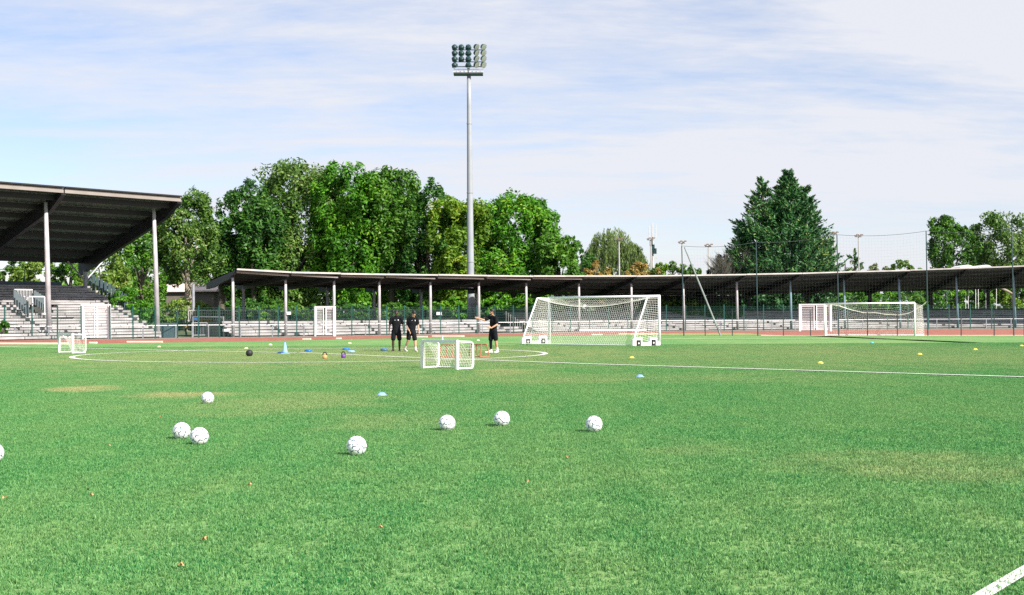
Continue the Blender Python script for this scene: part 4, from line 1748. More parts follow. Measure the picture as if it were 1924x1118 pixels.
# fallen leaves
M_leafo = mat('orange_dry_leaf', (0.55, 0.30, 0.14), 0.7, 0.2, 40)
LV = [(8, 935, 'dry orange leaf at the left edge below the cut-off football'), (172, 929, 'dry orange leaf left of the two near-touching footballs, further down'),
      (469, 910, 'dry leaf on the grass between the pair and the lone football'), (990, 904, 'dry leaf below the middle football of the row'),
      (714, 990, 'dry leaf low in the middle of the grass'), (384, 1012, 'dry leaf near the bottom left'), (340, 1061, 'reddish dry leaf lowest at bottom left'),
      (1066, 859, 'tiny dry leaf below the rightmost football'), (205, 837, 'tiny dry leaf left of the pair of footballs'), (302, 783, 'tiny dry leaf above the pair of footballs')]
for px_, py_, lab in LV:
    p = G(px_, py_, 0.033)
    b = MB()
    r_ = 0.021 if py_ > 880 else 0.017
    a0 = random.uniform(0, 6)
    vs = []
    for k in range(10):
        a = a0 + 2 * math.pi * k / 10
        rr = r_ * (1.0 if k % 2 else 0.55)
        vs.append(p + Vector((rr * math.cos(a), rr * math.sin(a), 0.012 * math.sin(2 * a + a0) + 0.004)))
    b.add([p] + vs, [(0, 1 + k, 1 + (k + 1) % 10) for k in range(10)])
    b.add([v - UP * 0.0015 for v in [p] + vs], [(0, 1 + (k + 1) % 10, 1 + k) for k in range(10)])
    tag(b.build('fallen_leaf', M_leafo, None), lab, 'leaf', 'dry leaves lying on the grass')

# ------------------------------------------------------------------ people


def capsule(mb, p, q, r0, r1, sx=1.0, sy=1.0, xax=None, n=12):
    """tapered limb with round ends; sx, sy flatten it across xax and the other side"""
    p, q = Vector(p), Vector(q)
    d = (q - p)
    L_ = d.length
    d = d / L_ if L_ > 1e-6 else Vector((0, 0, 1))
    x = Vector(xax) if xax is not None else Vector((1, 0, 0))
    x = x - d * x.dot(d)
    if x.length < 0.1:
        x = Vector((0, 1, 0)) - d * d.y
    x.normalize()
    y = d.cross(x)
    vs, fs = [], []
    rings = []
    for k in range(1, 5):
        a = math.pi / 2 * k / 4
        rings.append((p - d * r0 * math.cos(a), r0 * math.sin(a)))
    for k in range(4):
        a = math.pi / 2 * (1 - k / 4)
        rings.append((q + d * r1 * math.cos(a), r1 * math.sin(a)))
    for c, r in rings:
        for k in range(n):
            a = 2 * math.pi * k / n
            vs.append(c + x * math.cos(a) * r * sx + y * math.sin(a) * r * sy)
    m = len(rings)
    for i in range(m - 1):
        for k in range(n):
            a, b_ = i * n + k, i * n + (k + 1) % n
            fs.append((a, b_, b_ + n, a + n))
    fs.append(tuple(reversed(range(n))))
    fs.append(tuple(range((m - 1) * n, m * n)))
    mb.add(vs, fs)


def remesh(ob, vox, it=2):
    md = ob.modifiers.new('remesh', 'REMESH')
    md.mode = 'VOXEL'
    md.voxel_size = vox
    md.use_smooth_shade = True
    ms = ob.modifiers.new('smooth', 'SMOOTH')
    ms.iterations = it
    ms.factor = 0.5


def hand(mb, w, tip, side, curl=0.5):
    """palm and five fingers from wrist w towards tip; side = direction of the thumb"""
    d = (tip - w).normalized()
    s = (side - d * side.dot(d)).normalized()
    nrm = d.cross(s)
    capsule(mb, w, w + d * 0.085, 0.026, 0.038, 1.0, 0.42, s)
    ln = (0.068, 0.078, 0.072, 0.056)
    for k in range(4):
        b0 = w + d * 0.095 + s * (0.030 - 0.020 * k)
        b1 = b0 + (d * math.cos(curl * 0.5) + nrm * math.sin(curl * 0.5)) * ln[k] * 0.55
        b2 = b1 + (d * math.cos(curl * 1.3) + nrm * math.sin(curl * 1.3)) * ln[k] * 0.5
        capsule(mb, b0 - d * 0.02, b1, 0.0095, 0.0088, n=8)
        capsule(mb, b1, b2, 0.0088, 0.0078, n=8)
    t0 = w + d * 0.03 + s * 0.026
    t1 = t0 + (d * 0.6 + s * 0.75).normalized() * 0.04
    capsule(mb, t0, t1, 0.013, 0.0105, n=8)
    capsule(mb, t1, t1 + (d * 0.9 + s * 0.25 + nrm * 0.3).normalized() * 0.032, 0.0105, 0.009, n=8)


def person(label, foot, J, skin, face, hairstyle, socks, shoes, leggings=None, badge=True, sleeve_band=False):
    """J: joints in metres relative to the ground point (x right, y away, z up); face: direction the head looks"""
    V = {k: Vector(v) for k, v in J.items() if k not in ('curl', 'front')}
    o = thing('person', label, 'person', foot)
    fd = Vector((face[0], face[1], face[2])).normalized()
    sd = fd.cross(UP).normalized()          # to the viewer's side of the face
    hu = sd.cross(fd)
    sh = (V['shr'] - V['shl']).normalized()
    hp = (V['hpr'] - V['hpl']).normalized()

    def mk(mb, name, m, par=None, vox=0.012, it=2):
        me = MB()
        me.v, me.f = mb.v, mb.f
        ob = me.build(name, m, None)
        ob.parent = par or o
        remesh(ob, vox, it)
        return ob
    b = MB()
    # torso
    capsule(b, V['pel'], V['chest'], 0.125, 0.145, 1.15, 0.80, sh)
    capsule(b, V['chest'], V['neck'] - UP * 0.05, 0.14, 0.085, 1.25, 0.75, sh)
    capsule(b, V['neck'] - UP * 0.06, V['neck'] + (V['head'] - V['neck']) * 0.6, 0.056, 0.052)
    # head: skull, jaw, nose, ears, brow
    hc = V['head']
    capsule(b, hc - fd * 0.012 + hu * 0.02, hc - fd * 0.02 + hu * 0.035, 0.086, 0.084, 0.88, 1.05, sd)
    capsule(b, hc + fd * 0.018 - hu * 0.02, hc + fd * 0.045 - hu * 0.085, 0.068, 0.040, 0.95, 0.9, sd)
    capsule(b, hc + fd * 0.083 + hu * 0.012, hc + fd * 0.100 - hu * 0.025, 0.010, 0.015)
    capsule(b, hc + fd * 0.070 + hu * 0.028 - sd * 0.03, hc + fd * 0.070 + hu * 0.028 + sd * 0.03, 0.013, 0.013)
    for s in (-1, 1):
        capsule(b, hc + sd * s * 0.078 - fd * 0.01 + hu * 0.015, hc + sd * s * 0.080 - fd * 0.012 - hu * 0.02, 0.016, 0.012, 0.5, 1.0, sd)
    capsule(b, hc + fd * 0.084 - hu * 0.055 - sd * 0.018, hc + fd * 0.084 - hu * 0.055 + sd * 0.018, 0.008, 0.008)
    for s in ('l', 'r'):
        capsule(b, V['sh' + s], V['el' + s], 0.052, 0.040)
        capsule(b, V['el' + s], V['wr' + s], 0.041, 0.026)
        hand(b, V['wr' + s], V['ha' + s], V.get('th' + s, Vector((0, -1, 0))), J.get('curl', 0.5))
        capsule(b, V['hp' + s], V['kn' + s], 0.088, 0.056)
        mid_ = V['kn' + s].lerp(V['an' + s], 0.3)
        capsule(b, V['kn' + s], mid_, 0.054, 0.056)
        capsule(b, mid_, V['an' + s], 0.056, 0.034)
        capsule(b, V['an' + s] - UP * 0.03, V['to' + s], 0.035, 0.028, 1.2, 0.8)
    body = mk(b, 'body', skin, vox=0.009)
    # eyes
    for s in (-1, 1):
        b = MB()
        capsule(b, hc + fd * 0.078 + hu * 0.008 + sd * s * 0.030, hc + fd * 0.080 + hu * 0.008 + sd * s * 0.031, 0.010, 0.010)
        e = MB()
        e.v, e.f = b.v, b.f
        eo = e.build('eye', mat('dark_eye', (0.03, 0.02, 0.02), 0.2, 0.1), None)
        eo.parent = o
    # hair
    b = MB()
    if hairstyle == 'short':
        capsule(b, hc - fd * 0.028 + hu * 0.040, hc - fd * 0.020 + hu * 0.050, 0.090, 0.088, 0.92, 1.05, sd)
        capsule(b, hc - fd * 0.055 - hu * 0.01, hc - fd * 0.045 + hu * 0.03, 0.060, 0.07)
    else:
        capsule(b, hc - fd * 0.030 + hu * 0.048, hc - fd * 0.010 + hu * 0.064, 0.094, 0.090, 0.95, 1.08, sd)
        capsule(b, hc - fd * 0.060 - hu * 0.025, hc - fd * 0.050 + hu * 0.03, 0.064, 0.075)
        capsule(b, hc + fd * 0.050 + hu * 0.075, hc + fd * 0.02 + hu * 0.09, 0.035, 0.05, 1.4, 1, sd)
    if hairstyle == 'beard':
        capsule(b, hc + fd * 0.050 - hu * 0.080, hc + fd * 0.020 - hu * 0.055, 0.040, 0.055, 1.1, 0.9, sd)
    mk(b, 'hair', mat('black_hair', (0.012, 0.010, 0.010), 0.6, 0.2, 30), vox=0.012)
    # polo shirt
    blk = mat('black_polo_cloth', (0.007, 0.008, 0.011), 0.85, 0.25, 9, bump=0.3, bscale=20, spec=0.2)
    b = MB()
    capsule(b, V['pel'] - UP * 0.06, V['pel'] + (V['chest'] - V['pel']) * 0.5, 0.158, 0.152, 1.12, 0.86, sh)
    capsule(b, V['pel'] + (V['chest'] - V['pel']) * 0.4, V['chest'], 0.150, 0.165, 1.18, 0.82, sh)
    capsule(b, V['chest'], V['neck'] - UP * 0.065, 0.165, 0.095, 1.22, 0.80, sh)
    capsule(b, V['neck'] - UP * 0.04, V['neck'] - UP * 0.005, 0.072, 0.066)
    for s in ('l', 'r'):
        capsule(b, V['sh' + s], V['sh' + s].lerp(V['el' + s], 0.72), 0.074, 0.070)
        capsule(b, V['neck'] - UP * 0.08, V['sh' + s], 0.07, 0.072)
    shirt = mk(b, 'polo_shirt', blk, vox=0.014, it=3)
    if badge:
        cf = Vector((J['front'][0], J['front'][1], 0)).normalized()
        for s, w in ((0.075, 0.024), (-0.06, 0.014)):
            c = V['chest'] + UP * 0.09 + cf * 0.143 + sh * s
            e = MB()
            capsule(e, c - UP * w * 0.5, c + UP * w * 0.5, w * 0.8, w * 0.8, 1, 0.3, sh, 8)
            m2 = MB()
            m2.v, m2.f = e.v, e.f
            e2 = m2.build('badge', M_white2, None)
            e2.parent = shirt
    # shorts
    b = MB()
    sc_ = mat('black_shorts_cloth', (0.006, 0.008, 0.012), 0.8, 0.25, 9, bump=0.3, bscale=16, spec=0.2)
    capsule(b, V['pel'] + UP * 0.02, V['pel'] - UP * 0.10, 0.150, 0.150, 1.12, 0.88, hp)
    for s in ('l', 'r'):
        capsule(b, V['hp' + s], V['hp' + s].lerp(V['kn' + s], 0.80), 0.105, 0.098)
    mk(b, 'shorts', sc_, vox=0.014, it=3)
    for s in ('l', 'r'):
        if leggings and s in leggings:
            b = MB()
            capsule(b, V['hp' + s].lerp(V['kn' + s], 0.7), V['kn' + s], 0.068, 0.062)
            capsule(b, V['kn' + s], V['kn' + s].lerp(V['an' + s], 0.3), 0.062, 0.062)
            capsule(b, V['kn' + s].lerp(V['an' + s], 0.3), V['an' + s], 0.062, 0.040)
            mk(b, 'legging', sc_, vox=0.014)
        if socks:
            b = MB()
            capsule(b, V['kn' + s].lerp(V['an' + s], 0.68), V['an' + s], 0.047, 0.043)
            mk(b, 'sock', socks, vox=0.012)
        b = MB()
        ft = (V['to' + s] - V['an' + s])
        ft.z = 0
        hl_ = V['an' + s] - ft.normalized() * 0.035
        dz = V['to' + s].z - (V['an' + s].z - 0.05)
        capsule(b, Vector((hl_.x, hl_.y, V['an' + s].z - 0.045)), V['to' + s] + ft.normalized() * 0.015, 0.046, 0.038, 1.0, 0.92, hp)
        capsule(b, V['an' + s] - UP * 0.02, V['an' + s].lerp(V['to' + s], 0.35) - UP * 0.01, 0.048, 0.042)
        mk(b, 'shoe', shoes, vox=0.012)
    return o


sk_dark = mat('dark_brown_skin', (0.075, 0.036, 0.022), 0.45, 0.1, 12)
sk_light = mat('light_skin', (0.62, 0.36, 0.24), 0.5, 0.08, 12)
sk_tan = mat('tanned_skin', (0.52, 0.28, 0.17), 0.5, 0.08, 12)
M_shoeb = mat('black_shoe', (0.015, 0.015, 0.015), 0.5, 0.1)
M_shoew = mat('white_shoe', (0.82, 0.82, 0.84), 0.5, 0.05)
M_shoep = mat('cream_shoe', (0.62, 0.50, 0.45), 0.5, 0.08)
M_sock = mat('white_sock', (0.80, 0.78, 0.76), 0.8, 0.05)

fA = G(743.5, 661)
person('standing coach in black polo and shorts with arms at his sides, left of the two', fA, dict(
    pel=(0.03, 0.0, 0.93), chest=(0.035, 0.0, 1.23), neck=(0.04, 0.0, 1.475), head=(0.045, -0.015, 1.605),
    shl=(-0.165, 0, 1.405), shr=(0.235, 0, 1.41), ell=(-0.245, 0.02, 1.11), elr=(0.315, 0.02, 1.12), wrl=(-0.265, -0.03, 0.86), wrr=(0.345, -0.03, 0.87),
    hal=(-0.262, -0.05, 0.70), har=(0.350, -0.06, 0.71), hpl=(-0.07, 0, 0.86), hpr=(0.13, 0, 0.86), knl=(-0.105, -0.02, 0.47), knr=(0.165, -0.02, 0.47),
    anl=(-0.11, 0.02, 0.09), anr=(0.155, 0.02, 0.09), tol=(-0.135, -0.16, 0.035), tor=(0.165, -0.16, 0.035), front=(0.1, -1), curl=0.7),
    sk_dark, (0.12, -1, -0.05), 'short', None, M_shoeb)
fB = G(773.5, 661.5)
person('walking coach in black polo looking down at his hands, white socks and pale shoes', fB, dict(
    pel=(-0.01, 0.0, 0.92), chest=(0.03, -0.01, 1.21), neck=(0.065, -0.05, 1.455), head=(0.105, -0.095, 1.575),
    shl=(-0.125, 0.05, 1.375), shr=(0.225, -0.04, 1.385), ell=(-0.185, 0.03, 1.09), elr=(0.27, -0.02, 1.10), wrl=(-0.085, -0.12, 0.88), wrr=(0.315, -0.05, 0.86),
    hal=(-0.01, -0.2, 0.76), har=(0.325, -0.08, 0.71), hpl=(-0.10, 0.02, 0.86), hpr=(0.08, -0.02, 0.86), knl=(-0.13, -0.01, 0.50), knr=(0.145, -0.06, 0.47),
    anl=(-0.295, 0.20, 0.135), anr=(0.165, -0.02, 0.09), tol=(-0.21, 0.06, 0.04), tor=(0.235, -0.15, 0.035), front=(0.45, -1), curl=0.6, thl=(0, -1, 0.2)),
    sk_light, (0.55, -0.75, -0.55), 'thick', M_sock, M_shoep)
fC = G(925.5, 663.5)
person('coach at right in black polo pointing to the left with an outstretched arm, white shoes', fC, dict(
    pel=(0.03, 0.0, 0.95), chest=(0.045, 0.0, 1.25), neck=(0.02, 0.0, 1.49), head=(-0.015, -0.01, 1.625),
    shl=(-0.105, 0.14, 1.42), shr=(0.155, -0.15, 1.40), ell=(-0.33, 0.05, 1.31), elr=(0.185, -0.24, 1.13), wrl=(-0.53, -0.02, 1.38), wrr=(-0.045, -0.33, 1.00),
    hal=(-0.68, -0.05, 1.42), har=(-0.20, -0.37, 1.05), hpl=(-0.035, 0.07, 0.88), hpr=(0.09, -0.07, 0.88), knl=(-0.075, 0.03, 0.48), knr=(0.135, -0.05, 0.49),
    anl=(-0.06, 0.06, 0.09), anr=(0.195, 0.03, 0.10), tol=(-0.26, 0.02, 0.035), tor=(0.10, -0.14, 0.035), front=(-0.8, -0.6), curl=0.25, thl=(0, 0, 1), thr=(0, 0, 1)),
    sk_tan, (-1, -0.35, -0.02), 'beard', M_sock, M_shoew, leggings='l', badge=False)

# ------------------------------------------------------------------ foliage


def leaves_mesh(cent, nrm, size, aspect=1.0, along=None):
    """one quad per leaf: centre, normal, size"""
    n = len(cent)
    nrm = nrm / np.linalg.norm(nrm, axis=1, keepdims=True)
    r = rng.normal(size=(n, 3)) if along is None else along
    t = r - (r * nrm).sum(1, keepdims=True) * nrm
    t /= np.linalg.norm(t, axis=1, keepdims=True) + 1e-9
    u = np.cross(nrm, t)
    s = size[:, None]
    v = np.empty((n * 4, 3))
    v[0::4] = cent - t * s
    v[1::4] = cent + u * s * 0.42 / aspect - t * s * 0.1
    v[2::4] = cent + t * s
    v[3::4] = cent - u * s * 0.42 / aspect - t * s * 0.1
    return v


def mesh_from_quads(name, v, m, parent):
    me = bpy.data.meshes.new(name)
    n = len(v) // 4
    me.vertices.add(len(v))
    me.vertices.foreach_set('co', v.astype(np.float32).ravel())
    me.loops.add(n * 4)
    me.loops.foreach_set('vertex_index', np.arange(n * 4, dtype=np.int32))
    me.polygons.add(n)
    me.polygons.foreach_set('loop_start', np.arange(0, n * 4, 4, dtype=np.int32))
    me.polygons.foreach_set('loop_total', np.full(n, 4, dtype=np.int32))
    me.update(calc_edges=True)
    me.validate()
    me.materials.append(m)
    ob = bpy.data.objects.new(name, me)
    COL.objects.link(ob)
    if parent is not None:
        ob.parent = parent
    return ob


def crown_points(R, RZ, nclump, per, leaf, seed, lobes=7, rough=0.28, squash=1.0, clump_r=None, broad=False):
    """leaf centres and normals of a lumpy crown centred on the origin; the clumps sit on overlapping lobes"""
    g = np.random.default_rng(seed)
    L_ = [(np.zeros(3), 0.80)]
    for i in range(lobes):
        a = 2 * math.pi * (i + g.uniform(-.3, .3)) / lobes
        e = g.uniform(-0.75, 0.85)
        L_.append((np.array([math.cos(a) * math.cos(e) * 0.52, math.sin(a) * math.cos(e) * 0.52, math.sin(e) * 0.55]), g.uniform(0.38, 0.55)))
    cs_, ns_, ss_ = [], [], []
    cr = clump_r or 0.17
    k = 0
    while k < nclump:
        c, r = L_[g.integers(0, len(L_))]
        d = g.normal(size=3)
        d /= np.linalg.norm(d)
        p = c + d * r * (1 + g.uniform(-rough, 0.10))
        inside = False
        for c2, r2 in L_:
            if np.linalg.norm(p - c2) < r2 * 0.72:
                inside = True
        if inside or p[2] < -0.98:
            continue
        k += 1
        rr = cr * g.uniform(0.6, 1.35)
        m = int(per * g.uniform(0.6, 1.3))
        dd = g.normal(size=(m, 3))
        dd /= np.linalg.norm(dd, axis=1, keepdims=True)
        od = p / (np.linalg.norm(p) + 1e-6)
        dd += od * 0.45 + np.array([0, 0, 0.25])
        dd /= np.linalg.norm(dd, axis=1, keepdims=True)
        rad = rr * g.uniform(0.55, 1.08, (m, 1))
        cs_.append(p + dd * rad * np.array([1, 1, 0.8]))
        ns_.append(dd * 0.8 + g.normal(size=(m, 3)) * 0.55 + np.array([0, 0, 0.3]))
        ss_.append(leaf * g.uniform(0.6, 1.3, m))
    c = np.concatenate(cs_)
    c = c / np.percentile(np.abs(c), 99.3, axis=0)
    if broad:
        z = np.clip(c[:, 2], -0.99, 0.99)
        f = np.minimum((1 - np.abs(z) ** 2.5) ** 0.42 / np.sqrt(1 - z * z + 0.02), 1.4)
        c[:, :2] *= f[:, None]
    c = c * np.array([R, R * squash, RZ])
    return c, np.concatenate(ns_), np.concatenate(ss_)


def trunk_mesh(name, base, height, r, parent, m, seed, limbs=5, spread=2.5):
    b = MB()
    rr = random.Random(seed)
    pts = [Vector((0, 0, 0)), Vector((rr.uniform(-.1, .1), 0, height * 0.4)), Vector((rr.uniform(-.25, .25), 0, height * 0.75)), Vector((rr.uniform(-.3, .3), 0, height))]
    b.path(pts, [r * 1.25, r, r * 0.7, r * 0.3], 9)
    for k in range(limbs):
        a = 2 * math.pi * k / limbs + rr.uniform(-.4, .4)
        s = pts[1].lerp(pts[3], rr.uniform(0.0, 0.6))
        e = s + Vector((math.cos(a) * spread * rr.uniform(.6, 1), math.sin(a) * spread * rr.uniform(.6, 1), height * rr.uniform(0.25, 0.45)))
        mid = s.lerp(e, 0.5) + Vector((0, 0, -0.15 * height * 0.2))
        b.path([s, mid, e], [r * 0.5, r * 0.34, r * 0.12], 6)
    ob = b.build(name, m, None)
    ob.parent = parent
    return ob


LM = {
    'green': leaf_mat('leaf_green', (0.018, 0.075, 0.012), (0.115, 0.290, 0.024), (0.20, 0.37, 0.04)),
    'bright': leaf_mat('leaf_bright_green', (0.022, 0.110, 0.010), (0.125, 0.355, 0.018), (0.26, 0.45, 0.03)),
    'dark': leaf_mat('leaf_dark_green', (0.012, 0.055, 0.014), (0.075, 0.220, 0.026), (0.17, 0.31, 0.06)),
    'olive': leaf_mat('leaf_olive', (0.022, 0.075, 0.016), (0.145, 0.280, 0.040), (0.36, 0.42, 0.16)),
    'yellow': leaf_mat('leaf_yellow_green', (0.055, 0.130, 0.012), (0.18, 0.34, 0.022), (0.38, 0.46, 0.05)),
    'lime': leaf_mat('leaf_lime', (0.070, 0.160, 0.020), (0.20, 0.32, 0.045), (0.32, 0.38, 0.08)),
    'willow': leaf_mat('leaf_willow', (0.055, 0.105, 0.030), (0.21, 0.30, 0.085), (0.36, 0.42, 0.17)),
    'autumn': leaf_mat('leaf_autumn', (0.16, 0.13, 0.03), (0.42, 0.29, 0.08), (0.58, 0.46, 0.16)),
    'cypress': leaf_mat('leaf_cypress', (0.010, 0.060, 0.022), (0.060, 0.190, 0.045), (0.22, 0.29, 0.08), trans=0.15),
    'pale': leaf_mat('leaf_pale', (0.10, 0.15, 0.07), (0.26, 0.32, 0.15), (0.45, 0.45, 0.32)),
    'grey': leaf_mat('leaf_grey_olive', (0.035, 0.050, 0.030), (0.095, 0.110, 0.060), (0.20, 0.19, 0.13)),
}


def tree(label, cx, top, hw, bottom, Y, hue, seed, nclump=150, per=95, leaf=0.20, bark=None, lobes=7, trunk_r=0.32, name='broadleaf_tree', cat='tree', group='trees behind the stands', rough=0.28, clump_r=None, broad=False):
    ct = P(cx, top, Y)
    R = hw * Y / F
    zb = max(0.4, P(cx, bottom, Y).z)
    RZ = (ct.z - zb) / 2
    o = thing(name, label, cat, (ct.x, Y, 0), group)
    c, n, s = crown_points(R, RZ, nclump, per, leaf, seed, lobes, rough, 0.9, clump_r, broad)
    c[:, 2] += zb + RZ
    c = c[c[:, 2] > 0.05] if (c[:, 2] <= 0.05).any() else c
    n, s = n[:len(c)], s[:len(c)]
    mesh_from_quads('crown', leaves_mesh(c, n, s), LM[hue], o)
    if trunk_r:
        trunk_mesh('trunk', o.location, zb + RZ * 1.1, trunk_r, o, bark or M_bark, seed, 6, R * 0.6)
    return o


T = tree
# behind and beside the large grandstand
T('small airy tree seen under the grandstand roof at the left edge', 5, 478, 50, 560, 128, 'olive', 21, 70, 70)
T('pale leafy tree seen between the grandstand back rail and roof', 70, 482, 48, 560, 126, 'lime', 22, 70, 70)
T('small tree just left of the grandstand back post', 128, 488, 36, 560, 124, 'green', 23, 60, 70)
T('yellowish tree directly right of the grandstand roof end', 195, 452, 48, 600, 112, 'lime', 24, 95, 80)
T('leafy tree between the grandstand roof and the grey column', 262, 415, 52, 600, 120, 'green', 25, 110, 80)
T('loose-crowned tree with pale trunks in front of the pink-roofed house', 352, 366, 66, 545, 124, 'olive', 26, 190, 80, bark=M_bark2, rough=0.35)
T('dark tree glimpsed behind the loose-crowned one by the pink-roofed house', 315, 425, 80, 560, 147, 'dark', 28, 120, 80, leaf=0.24)
T('dark tree closing the gap left of the tall chestnuts', 415, 412, 42, 560, 130, 'dark', 27, 100, 80)
# the tall group
T('leftmost tall chestnut of the big group, rounded dark crown', 478, 352, 66, 596, 130, 'dark', 31, 263, 100, leaf=0.23, lobes=11, rough=0.16, broad=True)
T('tallest chestnut of the big group with olive-tinted top', 560, 306, 104, 596, 134, 'olive', 32, 403, 110, leaf=0.23, lobes=11, rough=0.16, broad=True)
T('bright green chestnut right of the tallest one', 652, 314, 76, 596, 131, 'bright', 33, 294, 100, leaf=0.23, lobes=11, rough=0.16, broad=True)
T('chestnut with pointed top in the middle of the big group', 735, 322, 66, 596, 132, 'green', 34, 263, 100, leaf=0.23, lobes=11, rough=0.16, broad=True)
T('narrow dark chestnut left of the floodlight mast', 800, 347, 54, 596, 130, 'dark', 35, 201, 95, leaf=0.23, lobes=11, rough=0.16, broad=True)
T('yellowing chestnut directly behind the floodlight mast', 868, 372, 62, 596, 128, 'yellow', 36, 217, 95, leaf=0.23, lobes=11, rough=0.16, broad=True)
T('vivid green chestnut right of the floodlight mast', 965, 366, 84, 596, 130, 'bright', 37, 325, 105, leaf=0.23, lobes=11, rough=0.16, broad=True)
T('smaller chestnut at the right end of the big group', 1048, 440, 46, 596, 127, 'green', 38, 170, 85, leaf=0.23, lobes=11, rough=0.16, broad=True)
T('dark tree glimpsed behind the middle of the big group', 690, 360, 80, 575, 142, 'dark', 39, 150, 90, leaf=0.24)
T('dark tree glimpsed behind the left of the big group', 530, 360, 90, 580, 144, 'dark', 40, 150, 90, leaf=0.24)
T('dark tree glimpsed behind the mast', 905, 395, 80, 580, 142, 'dark', 41, 150, 90, leaf=0.24)
# right side
T('pointed young tree right of the tall net post', 1790, 408, 46, 560, 150, 'green', 51, 180, 85, rough=0.3)
T('spreading tree at the right edge', 1893, 400, 72, 560, 150, 'olive', 52, 240, 90, rough=0.3)
T('low tree in the gap between the two right-hand trees', 1842, 468, 26, 570, 152, 'green', 53, 55, 70)
T('distant round tree right of the second net post', 1690, 490, 30, 560, 190, 'olive', 54, 50, 60, leaf=0.24)
T('distant low tree behind the second net bay', 1648, 497, 24, 560, 190, 'pale', 55, 40, 60, leaf=0.24)
T('distant low tree left of the tall net post', 1725, 495, 22, 560, 190, 'green', 56, 40, 60, leaf=0.24)
T('small tree just left of the willow', 1090, 455, 26, 570, 152, 'dark', 57, 55, 70)
T('distant tree right of the antenna mast', 1262, 494, 32, 570, 190, 'olive', 58, 60, 60, leaf=0.24)
T('distant dark tree left of the first net post', 1300, 498, 22, 570, 185, 'dark', 59, 45, 60, leaf=0.24)
T('autumn-coloured small tree in front of the willow, left', 1125, 492, 28, 590, 140, 'autumn', 60, 50, 70)
T('autumn-coloured small tree below the antenna mast', 1205, 490, 36, 590, 140, 'autumn', 61, 60, 70)
T('yellow-green small tree beside the antenna mast', 1240, 496, 24, 590, 141, 'yellow', 62, 45, 70)
T('low tree behind the small poplars', 1590, 488, 34, 570, 170, 'pale', 63, 50, 65)

# bushes
BU = [('bright green bush beside the end of the grandstand seating', 243, 541, 46, 640, 98, 'bright', 71, 75), ('dark green bush between grandstand and grey column', 205, 560, 36, 640, 99, 'dark', 70, 55),
      ('large lime-green bush right of the grey column', 350, 563, 46, 640, 99, 'lime', 72, 80), ('green bush left of the low terrace', 415, 585, 42, 640, 100, 'green', 73, 60),
      ('autumn-tinted low bush behind the rail', 385, 600, 36, 640, 97, 'autumn', 74, 35), ('green bush at the left edge behind the rail', 8, 604, 9, 626, 83.5, 'bright', 75, 14)]
for lab, cx, top, hw, bot, Y, hue, sd_, nc in BU:
    T(lab, cx, top, hw, bot, Y, hue, sd_, nc, 75, leaf=0.13, trunk_r=0.06, name='bush', cat='bush', group='bushes near the stands')
for i, (cx, top, hue) in enumerate([(455, 560, 'dark'), (520, 565, 'green'), (590, 572, 'dark'), (655, 566, 'dark'), (725, 570, 'green'), (795, 565, 'green'), (850, 560, 'bright'), (915, 560, 'bright'),
                                     (970, 556, 'bright'), (1035, 552, 'bright'), (1100, 556, 'green'), (1165, 560, 'green'), (1230, 562, 'olive'), (1290, 560, 'olive'), (1350, 565, 'dark')]):
    T('shrub in the shade behind the terrace, number %d from the left of its row' % (i + 1) if False else
      'shaded shrub behind the terrace, ' + ['left of its first back post', 'between its first two back posts', 'behind the middle white gate', 'right of the middle white gate', 'behind the standing coach',
       'behind the near small goal', 'left of the mast foot', 'right of the mast foot', 'behind the stepped pickets', 'behind the left end of the wheeled goal', 'behind the left half of the wheeled goal',
       'behind the middle of the wheeled goal', 'behind the right post of the wheeled goal', 'between the wheeled goal and the net brace', 'beside the net brace'][i],
      cx, top, 42, 620, 121, hue, 90 + i, 60, 60, leaf=0.17, trunk_r=0.08, name='shrub', cat='shrub', group='shrubs in the shade behind the terrace')
for i, (cx, top, hue) in enumerate([(1590, 535, 'bright'), (1650, 532, 'bright'), (1712, 530, 'green'), (1775, 530, 'bright'), (1838, 527, 'green'), (1905, 525, 'yellow')]):
    T('sunlit shrub seen under the right-hand canopy, ' + ['behind the left half of the right-hand goal', 'behind the middle of the right-hand goal', 'behind the right post of the right-hand goal',
       'right of the tall net post', 'left of the bare branch', 'at the right edge'][i], cx, top, 40, 600, 148, hue, 120 + i, 60, 65, leaf=0.18, trunk_r=0.1, name='shrub', cat='shrub', group='shrubs seen under the right-hand canopy')


# willow: curtains of hanging leaves
def willow(label, cx, top, hw, bottom, Y, seed):
    g = np.random.default_rng(seed)
    ct = P(cx, top, Y)
    R = hw * Y / F
    o = thing('willow_tree', label, 'tree', (ct.x, Y, 0), 'trees behind the stands')
    C_, N_, S_ = [], [], []
    al = []
    for k in range(430):
        a = g.uniform(0, 2 * math.pi)
        rr = R * math.sqrt(g.uniform(0, 1))
        zt = ct.z * (1 - 0.42 * (rr / R) ** 2.2) * g.uniform(0.86, 1.0)
        ln = g.uniform(1.5, 4.2)
        m = int(ln * 16)
        t = np.sort(g.uniform(0, 1, m))
        x = math.cos(a) * rr + 0.35 * t * math.cos(a) + g.normal(size=m) * 0.10
        y = math.sin(a) * rr + g.normal(size=m) * 0.10
        z = np.maximum(0.3, zt - t * ln)
        C_.append(np.c_[x, y, z])
        N_.append(g.normal(size=(m, 3)) * np.array([1, 1, 0.2]) + np.array([0, -0.4, 0]))
        al.append(np.c_[g.normal(size=m) * 0.25, g.normal(size=m) * 0.25, -np.ones(m)])
        S_.append(g.uniform(0.14, 0.26, m))
    c = np.concatenate(C_)
    mesh_from_quads('crown', leaves_mesh(c, np.concatenate(N_), np.concatenate(S_), 2.0, np.concatenate(al)), LM['willow'], o)
    trunk_mesh('trunk', o.location, ct.z * 0.8, 0.3, o, M_bark2, seed, 7, R * 0.6)


